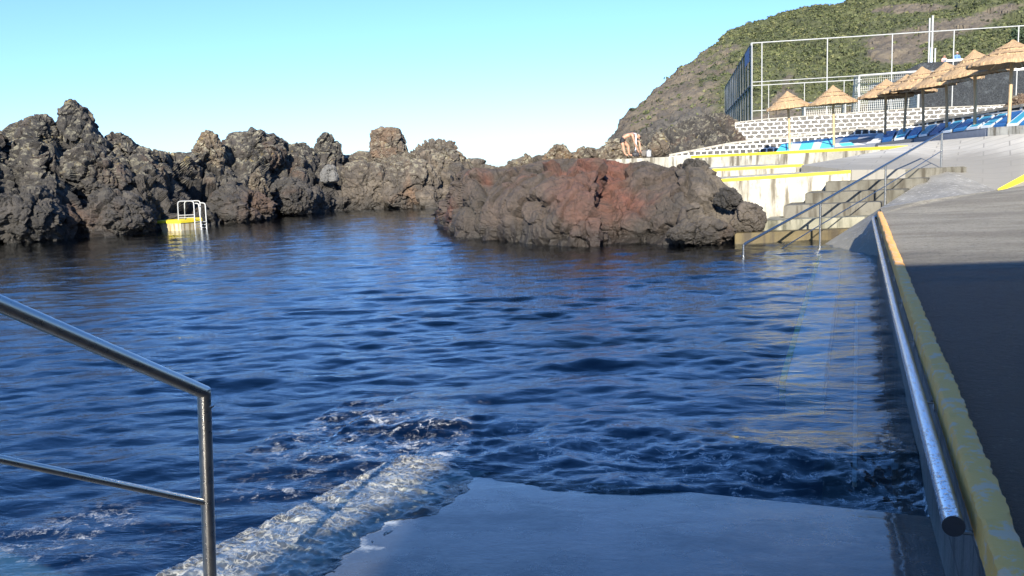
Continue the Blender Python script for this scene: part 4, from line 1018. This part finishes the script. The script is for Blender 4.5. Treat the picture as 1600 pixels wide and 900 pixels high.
MB().tube([D(1176, 134, 58), D(1346, 124.5, 58)], .034, 8).build('top_rail', M['galv'], f2, True, 40)
MB().tube([D(1176, 173.5, 58), D(1346, 164, 58)], .03, 8).build('low_rail', M['galv'], f2, True, 40)
def net(name, quad, nu, nv_, r, mat, par):
    a, b, c, d = [Vector(x) for x in quad]; mb = MB()
    L_ = lambda s, t: (a * (1 - s) + b * s) * (1 - t) + (d * (1 - s) + c * s) * t
    for i in range(nu + 1): mb.tube([L_(i / nu, 0), L_(i / nu, 1)], r, 3, False)
    for j in range(nv_ + 1): mb.tube([L_(0, j / nv_), L_(1, j / nv_)], r, 3, False)
    return mb.build(name, mat, par)
M['net'] = plain('white_net', (.7, .7, .68), .8)
# side fence with green windbreak netting running back from the corner
sfn = empty('netting_fence', D(1150, 180, 65), 'tall fence hung with dark green windbreak netting going back from the corner of the field', 'fence')
def sf(t, h):                           # t back along the side, h height fraction
    dep = 50.3 + 30.7 * t; a = D(1174 + (1133 - 1174) * (t * 50.3 / dep * 1.61), 67.5, 50.3)
    p0_, p1_ = D(1174, 67.5, 50.3), D(1133, 136.5, 81)
    p = p0_ * (1 - t) + p1_ * t; return Vector((p.x, p.y, zc_ - .3 + (p.z - zc_ + .3) * h))
for i in range(14): MB().tube([sf(i / 13, 0), sf(i / 13, 1)], .045, 6).build('post', M['galv'], sfn, True, 40)
t = NT('green_netting'); p = t.pos()
fac = t.step(t.noise(t.scl(p, (1.2, 1.2, .25)), 1.5, 5, .6), .30, .62)
df = t.n('BsdfDiffuse', {0: t.mix(t.noise(p, .5, 4), (.008, .045, .028), (.022, .085, .055))}).outputs[0]
mx = t.n('MixShader', {0: t.n('MapRange', {0: fac, 3: .62, 4: .94}).outputs[0], 1: t.n('BsdfTransparent').outputs[0], 2: df}).outputs[0]
t.t.links.new(mx, t.out.inputs[0]); M['greennet'] = t.m
def sheet(nm, h0, h1, mat):
    mb = MB(); n = 40; rows_ = []
    for i in range(n + 1):
        w = Vector((math.sin(i * 1.9) * .05, 0, 0)); rows_.append([mb.bm.verts.new(sf(i / n, h0) + w), mb.bm.verts.new(sf(i / n, h1) + w * .3)])
    for a, b in zip(rows_, rows_[1:]): mb.bm.faces.new((a[0], b[0], b[1], a[1]))
    return mb.build(nm, mat, sfn)
sheet('lower_netting', .02, .50, M['greennet']); sheet('upper_netting', .52, .99, M['greennet'])
MB().tube([sf(0, .51), sf(1, .51)], .07, 6).build('mid_rail', plain('dark_rail', (.02, .03, .035), .6), sfn, True, 40)
MB().tube([sf(0, 1), sf(1, 1)], .04, 6).build('top_rail', plain('dark_rail', (.03, .04, .045), .6), sfn, True, 40)
mb = MB(); mb.poly([sf(.01, .80) + Vector((-.08, 0, 0)), sf(.13, .80) + Vector((-.08, 0, 0)), sf(.13, .97) + Vector((-.08, 0, 0)), sf(.01, .97) + Vector((-.08, 0, 0))])
mb.build('blue_tarp', plain('blue_tarp', (.02, .06, .22), .6), sfn)
def goal(label, x0, x1, y0, y1, dep, r, back, nu, nv_):
    a, b = D(x0, y0, dep), D(x1, y1, dep); e = empty('goal', Vector((a.x, a.y, zc_)), label, 'goal')
    for v in (a, b): MB().tube([Vector((v.x, v.y, zc_ - .02)), v], r, 8).build('post', M['galv'], e, True, 40)
    MB().tube([a, b], r, 8).build('crossbar', M['galv'], e, True, 40)
    k = Vector((.1, back, 0)); g = Vector((0, 0, 1))
    ag, bg_ = Vector((a.x, a.y, zc_)), Vector((b.x, b.y, zc_))
    net('net', (ag + k * 1.6, bg_ + k * 1.6, b + k, a + k), nu, nv_, .011, M['net'], e)
    net('net', (a, b, b + k, a + k), nu, 5, .011, M['net'], e)
    net('net', (ag, ag + k * 1.6, a + k, a), 6, nv_, .011, M['net'], e); net('net', (bg_, bg_ + k * 1.6, b + k, b), 6, nv_, .011, M['net'], e)
    for v, w_2 in ((a, ag), (b, bg_)): MB().tube([v, v + k, w_2 + k * 1.6], r * .5, 6).build('stay', M['galv'], e, True, 40)
goal('large white goal with a square net behind the umbrellas', 1342.5, 1436, 118.5, 111.5, 55, .07, 1.0, 30, 20)
goal('small white goal with a low net behind the stone wall', 1257.5, 1321, 161.5, 157, 57, .055, .7, 22, 10)
# dark wall behind the loungers
t = NT('black_lava_wall'); p = t.pos()
c = t.mix(t.step(t.noise(p, 1.6, 6, .75), .5, .72), (.010, .013, .018), (.055, .065, .075))
c = t.mix(t.math('MULTIPLY', t.step(t.vor(p, 7, 'DISTANCE_TO_EDGE'), .05, .0), .5), c, (.09, .10, .11))
M['black'] = t.pbr(c, .8, t.bump(t.noise(p, 3, 7, .7), .8, .15))
WP = plain('white_coping', (.76, .77, .78), .7)
def blackwall(label, top, bot, dep, thick, cop):
    e = empty('dark_wall', D(*bot[0], dep), label, 'wall')
    pts = [D(*p_, dep) for p_ in top] + [D(*p_, dep) for p_ in bot[::-1]]
    MB().prism(pts, Vector((0, thick, 0))).build('wall', M['black'], e)
    T = [D(*p_, dep) for p_ in cop]; mb = MB()
    for a, b in zip(T, T[1:]): mb.prism([a + Vector((0, -.06, .16)), b + Vector((0, -.06, .16)), b + Vector((0, thick + .05, .16)), a + Vector((0, thick + .05, .16))], .157)
    mb.build('coping', WP, e)
blackwall('long black lava wall with a white top behind the blue loungers', [(1437, 119), (1660, 106)], [(1437, 182), (1660, 176)], 60, .4, [(1437, 119), (1660, 106)])
blackwall('upper black wall with a sloping left end below the two standing people', [(1400, 118), (1416, 111), (1441, 98), (1480, 96.5), (1640, 88)], [(1400, 125), (1640, 118)], 66, .35, [(1478, 96.6), (1640, 88)])
zt = 7.9
a, b = D(1436, 120, 66.4), D(1660, 110, 66.4)
MB_ = MB().prism([Vector((a.x, 66.37, zt)), Vector((b.x, 66.37, zt)), Vector((b.x + 3, 78, zt)), Vector((a.x + 1, 78, zt))], 5); tag(MB_.build('upper_path', M['conc']), kind='structure')
def pole(label, x, y0, y1, dep, r, nm='flagpole'):
    a, b = D(x, y0, dep), D(x, y1, dep); e = empty(nm, Vector((b.x, b.y, zt)), label, 'pole')
    MB().tube([a, Vector((a.x, a.y, zt))], r, 10).build('shaft', M['galv'], e, True, 40)
    MB().tube([Vector((a.x, a.y, zt + .004)), Vector((a.x, a.y, zt + .05))], r * 2.2, 10).build('base_plate', M['galv'], e, True, 40)
    MB().tube([a, a + Vector((0, 0, .03))], r * 1.25, 10).build('cap', M['galv'], e, True, 40)
pole('left and slightly shorter of the two tall white poles beside the standing people', 1452.8, 29, 97, 66.9, .06)
pole('right and taller of the two white poles beside the standing people', 1457.6, 25, 97, 67.1, .075)
pole('short white post at the foot of the two tall poles', 1461.3, 76, 97, 67.3, .065, 'short_post')
a = D(1455.2, 75, 67.0); b = D(1455.2, 98, 67.0)
e = empty('sign_panel', Vector((a.x, a.y, b.z)), 'narrow pale blue panel standing between the two tall white poles', 'panel')
MB().box((a + b) * .5, (.13, .05, (a - b).length)).build('panel', plain('pale_blue_panel', (.42, .52, .66), .5), e)
MB().box(a + Vector((0, 0, .02)), (.16, .07, .04)).build('cap', M['galv'], e)
# shrub tree at the right edge
c = D(1596, 62, 74); e = empty('round_tree', Vector((c.x, c.y, zt)), 'round dark green leafy tree above the black wall at the right edge', 'tree')
rs = np.random.RandomState(9); k = 60
dd = rs.randn(k, 3); dd /= np.linalg.norm(dd, axis=1, keepdims=True)
cc = np.array(c) + dd * (1.05 * rs.rand(k, 1) ** .5) * np.array((1.05, 1, .95))
v, f_, tn = leaves(cc, .28 + .15 * rs.rand(k), np.clip(.2 + .35 * rs.rand(k) + .2 * dd[:, 2], 0, 1), 46, .085, rs, 1.0)
me = npmesh('crown', v, f_, {'tone': tn}); link('crown', me, m_leaf('dark_leaf', (.010, .018, .010), (.026, .048, .02), (.10, .14, .07)), e)
mb = MB(); mb.tube([Vector((c.x, c.y, zt - .1)), Vector((c.x + .05, c.y, c.z - .7)), Vector((c.x, c.y, c.z + .2))], [.12, .09, .04], 8)
for k in range(5): mb.tube([Vector((c.x, c.y, c.z - .7 + .1 * k)), Vector(c) + Vector((math.cos(k * 1.3), math.sin(k * 1.3), .35)) * .65], [.05, .02], 6)
mb.build('trunk', plain('bark', (.10, .075, .05), .9), e)
# ------------------------------------------------------------------ people
def skin_mesh(nodes, edges, sub=2):
    names = list(nodes); me = bpy.data.meshes.new('body')
    me.from_pydata([nodes[k][0] for k in names], [(names.index(a), names.index(b)) for a, b in edges], [])
    o = bpy.data.objects.new('tmp', me); COL.objects.link(o)
    m = o.modifiers.new('s', 'SKIN'); m.use_smooth_shade = True; m.branch_smoothing = .6
    for i, k in enumerate(names):
        sv = me.skin_vertices[0].data[i]; r = nodes[k][1]; sv.radius = r if isinstance(r, tuple) else (r, r); sv.use_root = (i == 0)
    o.modifiers.new('u', 'SUBSURF').levels = sub
    dg = bpy.context.evaluated_depsgraph_get(); dg.update()
    r = bpy.data.meshes.new_from_object(o.evaluated_get(dg)); bpy.data.objects.remove(o)
    return r
def hand(nodes, edges, w, wrist, dirv, side, curl=.35):
    d = Vector(dirv).normalized(); s_ = Vector(side).normalized(); nrm = d.cross(s_).normalized(); p = Vector(nodes[wrist][0])
    nodes[w + 'p'] = (p + d * .06, (.034, .018)); edges.append((wrist, w + 'p'))
    for i, (o_, ln) in enumerate(((-.03, .065), (-.01, .078), (.01, .072), (.028, .056))):
        b_ = p + d * .095 + s_ * o_
        for j in range(3):
            nodes[f'{w}f{i}{j}'] = (b_ + d * ln * j / 2 * (1 - .15 * j) + nrm * curl * ln * (j / 2) ** 2, .0095 - .001 * j)
        edges += [(w + 'p', f'{w}f{i}0'), (f'{w}f{i}0', f'{w}f{i}1'), (f'{w}f{i}1', f'{w}f{i}2')]
    for j in range(2): nodes[f'{w}t{j}'] = (p + d * (.045 + .035 * j) - s_ * (.042 + .015 * j) + nrm * .012 * j, .011 - .001 * j)
    edges += [(w + 'p', w + 't0'), (w + 't0', w + 't1')]
def m_skin(name, c): return plain(name, c, .5, .12, 5, .1, Subsurface_Weight=.08)
def cloth(body, nm, pred, off, mat, par):
    bm = bmesh.new(); bm.from_mesh(body); bm.normal_update()
    bmesh.ops.delete(bm, geom=[f for f in bm.faces if not pred(f.calc_center_median())], context='FACES')
    for v in bm.verts: v.co += v.normal * off
    bmesh.ops.solidify(bm, geom=bm.faces[:], thickness=-.006)
    me = bpy.data.meshes.new(nm); bm.to_mesh(me); bm.free()
    o = bpy.data.objects.new(nm, me); COL.objects.link(o); me.materials.append(mat); me.polygons.foreach_set('use_smooth', [True] * len(me.polygons)); o.parent = par
    return o
def head(nodes, edges, neck, hp, face, up, r=.098):
    hp, face, up = Vector(hp), Vector(face).normalized(), Vector(up).normalized()
    nodes['jaw'] = (hp - up * .075 + face * .022, (.066, .058)); nodes['hd'] = (hp + face * .004, (.082, .094)); nodes['cr'] = (hp + up * .085, (.062, .072))
    edges += [(neck, 'jaw'), ('jaw', 'hd'), ('hd', 'cr')]
def features(par, hp, face, up, skin, dark):
    hp, face, up = Vector(hp), Vector(face).normalized(), Vector(up).normalized(); sd2 = face.cross(up).normalized()
    mb = MB(); mb.tube([hp + face * .088 + up * .015, hp + face * .112 - up * .028, hp + face * .088 - up * .034], [.010, .015, .011], 8); mb.build('nose', skin, par, True)
    for k in (-1, 1):
        mb = MB(); bmesh.ops.create_uvsphere(mb.bm, u_segments=8, v_segments=6, radius=.013, matrix=Matrix.Translation(hp + face * .078 + up * .018 + sd2 * .032 * k)); mb.build('eye', dark, par, True)
        mb = MB(); bmesh.ops.create_uvsphere(mb.bm, u_segments=8, v_segments=6, radius=.03, matrix=Matrix.Translation(hp + sd2 * .085 * k) @ Matrix.Diagonal((.7, .5, 1.1, 1))); mb.build('ear', skin, par, True)
    mb = MB(); mb.tube([hp + face * .08 - up * .062 - sd2 * .022, hp + face * .088 - up * .064, hp + face * .08 - up * .062 + sd2 * .022], .007, 6); mb.build('mouth', dark, par, True)
SKT = m_skin('tanned_skin', (.40, .22, .145)); DK = plain('dark_hair', (.03, .022, .018), .7); GREY = plain('grey_hair', (.30, .27, .24), .8)
# the bather, bent down over a bag
foot_ = D(985, 243.6, 36); base_ = Vector((D(977, 244, 36).x, 36, foot_.z))
def bp(px, py, dy=0.0): return D(px, py, 36 + dy) - base_
bo = bpy.data.objects.new('person', None)
nd, ed = {}, []
nd['pel'] = (bp(971, 216.5), (.135, .12)); nd['bel'] = (bp(977.5, 212.5), (.13, .115)); nd['che'] = (bp(984.5, 209.3), (.15, .12)); nd['nek0'] = (bp(990.5, 208.8), (.085, .075)); nd['nek'] = (bp(993.5, 210.2), .055)
ed += [('pel', 'bel'), ('bel', 'che'), ('che', 'nek0'), ('nek0', 'nek')]
fdir = Vector((.55, -.1, -.8)); udir = Vector((.85, 0, .45)); hpos = bp(997.3, 213)
head(nd, ed, 'nek', hpos, fdir, udir)
for k, dy, kn, an, ft, el, wr_ in ((1, -.15, (973.8, 229.5), (977, 241.2), (981.5, 243.0), (991.5, 223), (997.5, 237)), (2, .15, (982, 229), (983, 241), (988, 243.2), (999.0, 222), (1000.6, 234.5))):
    nd[f'hip{k}'] = (bp(971.5, 218.5, dy * .7), .105); nd[f'thi{k}'] = (bp((971.5 + kn[0]) / 2, (218.5 + kn[1]) / 2, dy), .085); nd[f'kne{k}'] = (bp(*kn, dy), .058); nd[f'cal{k}'] = (bp(kn[0] * .6 + an[0] * .4 - .6, kn[1] * .6 + an[1] * .4, dy), .058)
    nd[f'ank{k}'] = (bp(*an, dy), .036); nd[f'toe{k}'] = (bp(*ft, dy), (.04, .025))
    ed += [('pel', f'hip{k}'), (f'hip{k}', f'thi{k}'), (f'thi{k}', f'kne{k}'), (f'kne{k}', f'cal{k}'), (f'cal{k}', f'ank{k}'), (f'ank{k}', f'toe{k}')]
    nd[f'sho{k}'] = (bp(988, 210.5, dy * 1.25), .065); nd[f'upa{k}'] = (bp((988 + el[0]) / 2, (210.5 + el[1]) / 2, dy * 1.3), .048); nd[f'elb{k}'] = (bp(*el, dy * 1.2), .038); nd[f'for{k}'] = (bp(el[0] * .65 + wr_[0] * .35, el[1] * .65 + wr_[1] * .35, dy * .9), .038); nd[f'wri{k}'] = (bp(*wr_, dy * .6), .026)
    ed += [('che', f'sho{k}'), (f'sho{k}', f'upa{k}'), (f'upa{k}', f'elb{k}'), (f'elb{k}', f'for{k}'), (f'for{k}', f'wri{k}')]
    hand(nd, ed, f'h{k}', f'wri{k}', (.25, 0, -1), (0, 1, 0), .5)
body = skin_mesh(nd, ed)
bo = link('person', body, SKT, None, True); bo.location = base_
tag(bo, 'suntanned person in black swimming trunks bending down over a dark bag on the terrace edge', 'person')
pl_ = Vector(nd['pel'][0]); ax_ = (Vector(nd['bel'][0]) - pl_).normalized()
th1 = [Vector(nd[f'thi{k}'][0]) for k in (1, 2)]
cloth(body, 'swim_trunks', lambda c: (c - pl_).dot(ax_) < .055 and (c - pl_).length < .26 and c.z > min(v.z for v in th1) + .03, .010, plain('black_fabric', (.012, .012, .014), .8), bo)
hq = Vector(hpos)
cloth(body, 'hair', lambda c: (c - hq).length < .2 and (c - hq).dot(udir.normalized() * .8 - fdir.normalized() * .6) > .045, .006, GREY, bo)
bo_w = empty  # features are placed in the person's own frame
def in_frame(par, fn, *a):
    before = set(bpy.data.objects); fn(None, *a)
    for o in set(bpy.data.objects) - before: o.parent = par
def feat(par, hp, face, up, skin, dark):
    before = set(bpy.data.objects.keys()); features(None, hp, face, up, skin, dark)
    for k in bpy.data.objects.keys():
        if k not in before: bpy.data.objects[k].parent = par
feat(bo, hpos, fdir, udir, SKT, DK)
mb = MB()
tw = [bp(989, 208.2, -.12), bp(992.0, 209.0, -.13), bp(992.6, 218, -.16), bp(992.8, 230, -.15), bp(991.5, 237, -.14)]
for a, b in zip(tw, tw[1:]): mb.prism([a, b, b + Vector((.06, .05, .01)), a + Vector((.06, .05, .01))], Vector((.01, .03, 0)))
tk = mb.build('towel', plain('pale_blue_towel', (.56, .63, .74), .9), None); tk.parent = bo
def bag(label, x0, x1, y0, y1, dep, mat, seed):
    c0_ = D((x0 + x1) / 2, y1, dep); wd = (x1 - x0) * dep / F; ht = (y1 - y0) * dep / F
    e = empty('bag', c0_, label, 'bag'); mb = MB()
    bmesh.ops.create_icosphere(mb.bm, subdivisions=4, radius=1)
    for v in mb.bm.verts:
        c = v.co.copy(); m = max(abs(c.x), abs(c.y), abs(c.z)); c = c * .55 + c / m * .38
        v.co = c0_ + Vector((c.x * wd * .5, c.y * wd * .32, (c.z + .93) * ht * .5 * (1 - .12 * abs(c.x)) + .02 * math.sin(9 * c.x + seed)))
    mb.build('sack', mat, e, True)
    MB().tube([c0_ + Vector((-wd * .25, -.05, ht * .85))] + arc(c0_ + Vector((-wd * .25, -.05, ht * .85)), c0_ + Vector((0, -.05, ht * 1.45)), c0_ + Vector((wd * .25, -.05, ht * .85)), .12, 8) + [c0_ + Vector((wd * .25, -.05, ht * .85))], .012, 6).build('handle', mat, e, True)
bag('black bag on the terrace edge under the hands of the bending person', 987.5, 999.5, 237, 245.2, 35.9, plain('black_nylon', (.014, .014, .018), .6), 1)
bag('grey brown bag between the black bag and the metal bin', 1001.5, 1010.5, 233.5, 244.6, 36.3, plain('grey_canvas', (.11, .10, .09), .9), 2)
c0_ = D(1013.8, 244.6, 35.8); e = empty('metal_bin', c0_, 'small cylindrical metal bin standing on the terrace edge', 'bin')
MB().tube([c0_, c0_ + Vector((0, 0, .25))], [.095, .105], 20).build('drum', plain('zinc', (.32, .33, .34), .4), e, True, 40)
MB().tube([c0_ + Vector((0, 0, .245)), c0_ + Vector((0, 0, .275))], .115, 20).build('rim', M['steel'], e, True, 40)
# two people up on the path
def stander(label, px, ytop, dep, hgt, shirt, hairm, cap, face, seed, trous):
    top = D(px, ytop, dep); b0 = Vector((top.x, top.y, zt)); H = top.z - zt; k = H / 1.72
    nd, ed = {}, []; V3 = lambda x, y, z: Vector((x * k, y * k, z * k))
    nd['pel'] = (V3(0, 0, .93), (.15 * k, .11 * k)); nd['bel'] = (V3(0, 0, 1.10), (.14 * k, .10 * k)); nd['che'] = (V3(0, .0, 1.30), (.17 * k, .115 * k)); nd['nk0'] = (V3(0, 0, 1.42), (.09 * k, .07 * k)); nd['nek'] = (V3(0, -.01, 1.49), .052 * k)
    ed += [('pel', 'bel'), ('bel', 'che'), ('che', 'nk0'), ('nk0', 'nek')]
    fc = Vector(face); hp = V3(0, -.02, 1.61); head(nd, ed, 'nek', hp, fc, (0, 0, 1))
    for s_ in (-1, 1):
        q = 'l' if s_ < 0 else 'r'
        nd['hip' + q] = (V3(.10 * s_, 0, .88), .095 * k); nd['kne' + q] = (V3(.11 * s_, -.02, .48), .06 * k); nd['ank' + q] = (V3(.11 * s_, .02, .08), .04 * k); nd['toe' + q] = (V3(.12 * s_, -.14, .03), (.045 * k, .028 * k))
        nd['sho' + q] = (V3(.19 * s_, 0, 1.39), .062 * k); nd['elb' + q] = (V3(.26 * s_, -.03, 1.10), .042 * k); nd['wri' + q] = (V3(.20 * s_, -.24, .99), .028 * k)
        ed += [('pel', 'hip' + q), ('hip' + q, 'kne' + q), ('kne' + q, 'ank' + q), ('ank' + q, 'toe' + q), ('che', 'sho' + q), ('sho' + q, 'elb' + q), ('elb' + q, 'wri' + q)]
        hand(nd, ed, 'h' + q, 'wri' + q, (0, -1, -.25), (s_, 0, 0), .4)
    body = skin_mesh(nd, ed); o = link('person', body, SKT, None, True); o.location = b0; tag(o, label, 'person')
    cloth(body, 'shirt', lambda c: .92 * k < c.z < 1.46 * k and abs(c.x) < .32 * k and c.y > -.16 * k, .012, shirt, o)
    cloth(body, 'trousers', lambda c: .12 * k < c.z < .95 * k and abs(c.x) < .2 * k and c.y > -.15 * k, .012, trous, o)
    cloth(body, 'cap' if cap else 'hair', lambda c: c.z > (1.63 if cap else 1.58) * k and (c.z > 1.665 * k or (c - hp).dot(fc) < .03), .012, hairm, o)
    feat(o, hp, fc, (0, 0, 1), SKT, DK)
stander('dark haired person in a pink shirt standing behind the upper black wall', 1475.5, 86.2, 68, 1.65, plain('pink_cotton', (.68, .34, .30), .9), DK, False, (-.2, -1, 0), 1, plain('grey_cotton', (.2, .2, .2), .9))
stander('person in a white cap and blue shirt standing behind the upper black wall', 1495.5, 80.6, 68.4, 1.75, plain('blue_cotton', (.10, .20, .42), .9), plain('white_cap', (.75, .75, .73), .8), True, (-.3, -1, 0), 2, plain('dark_cotton', (.09, .10, .11), .9))
# ------------------------------------------------------------------ the bathing house behind the photographer, whose shade falls on slab and walkway
tanE = math.tan(SUNEL); tx = math.tan(SUNAZ)
pe_ = W(1490, 413, zA); YB = -6.0
HB = zA + tanE * (pe_.y - YB) / math.cos(SUNAZ)
ps_ = W(648, 805, .12); XB = ps_.x - (ps_.y - YB) * tx
print('bath house', HB, XB)
bh = empty('bathing_house', Vector((XB + 9, YB - 4, zA)), 'plain two storey bathing house behind the photographer, casting shade over the ramp', 'building')
MB().prism([(XB, YB, HB - .25), (XB + 26, YB, HB - .25), (XB + 26, YB - 9, HB - .25), (XB, YB - 9, HB - .25)], HB + .5).build('wall', plain('cream_render', (.42, .40, .36), .9), bh)
MB().prism([(XB - .05, YB + .05, HB), (XB + 26.1, YB + .05, HB), (XB + 26.1, YB - 9.1, HB), (XB - .05, YB - 9.1, HB)], .247).build('roof', plain('roof_slab', (.25, .24, .22), .9), bh)
for i in range(7):
    for z in (2.4, 5.2):
        x = XB + 2.2 + i * 3.5
        wn = MB().box((x, YB + .02, z), (1.3, .08, 1.3)).build('window', plain('window_frame', (.6, .6, .58), .5), bh)
        MB().box((x, YB + .065, z), (1.1, .02, 1.1)).build('pane', plain('window_glass', (.02, .03, .04), .08), wn)
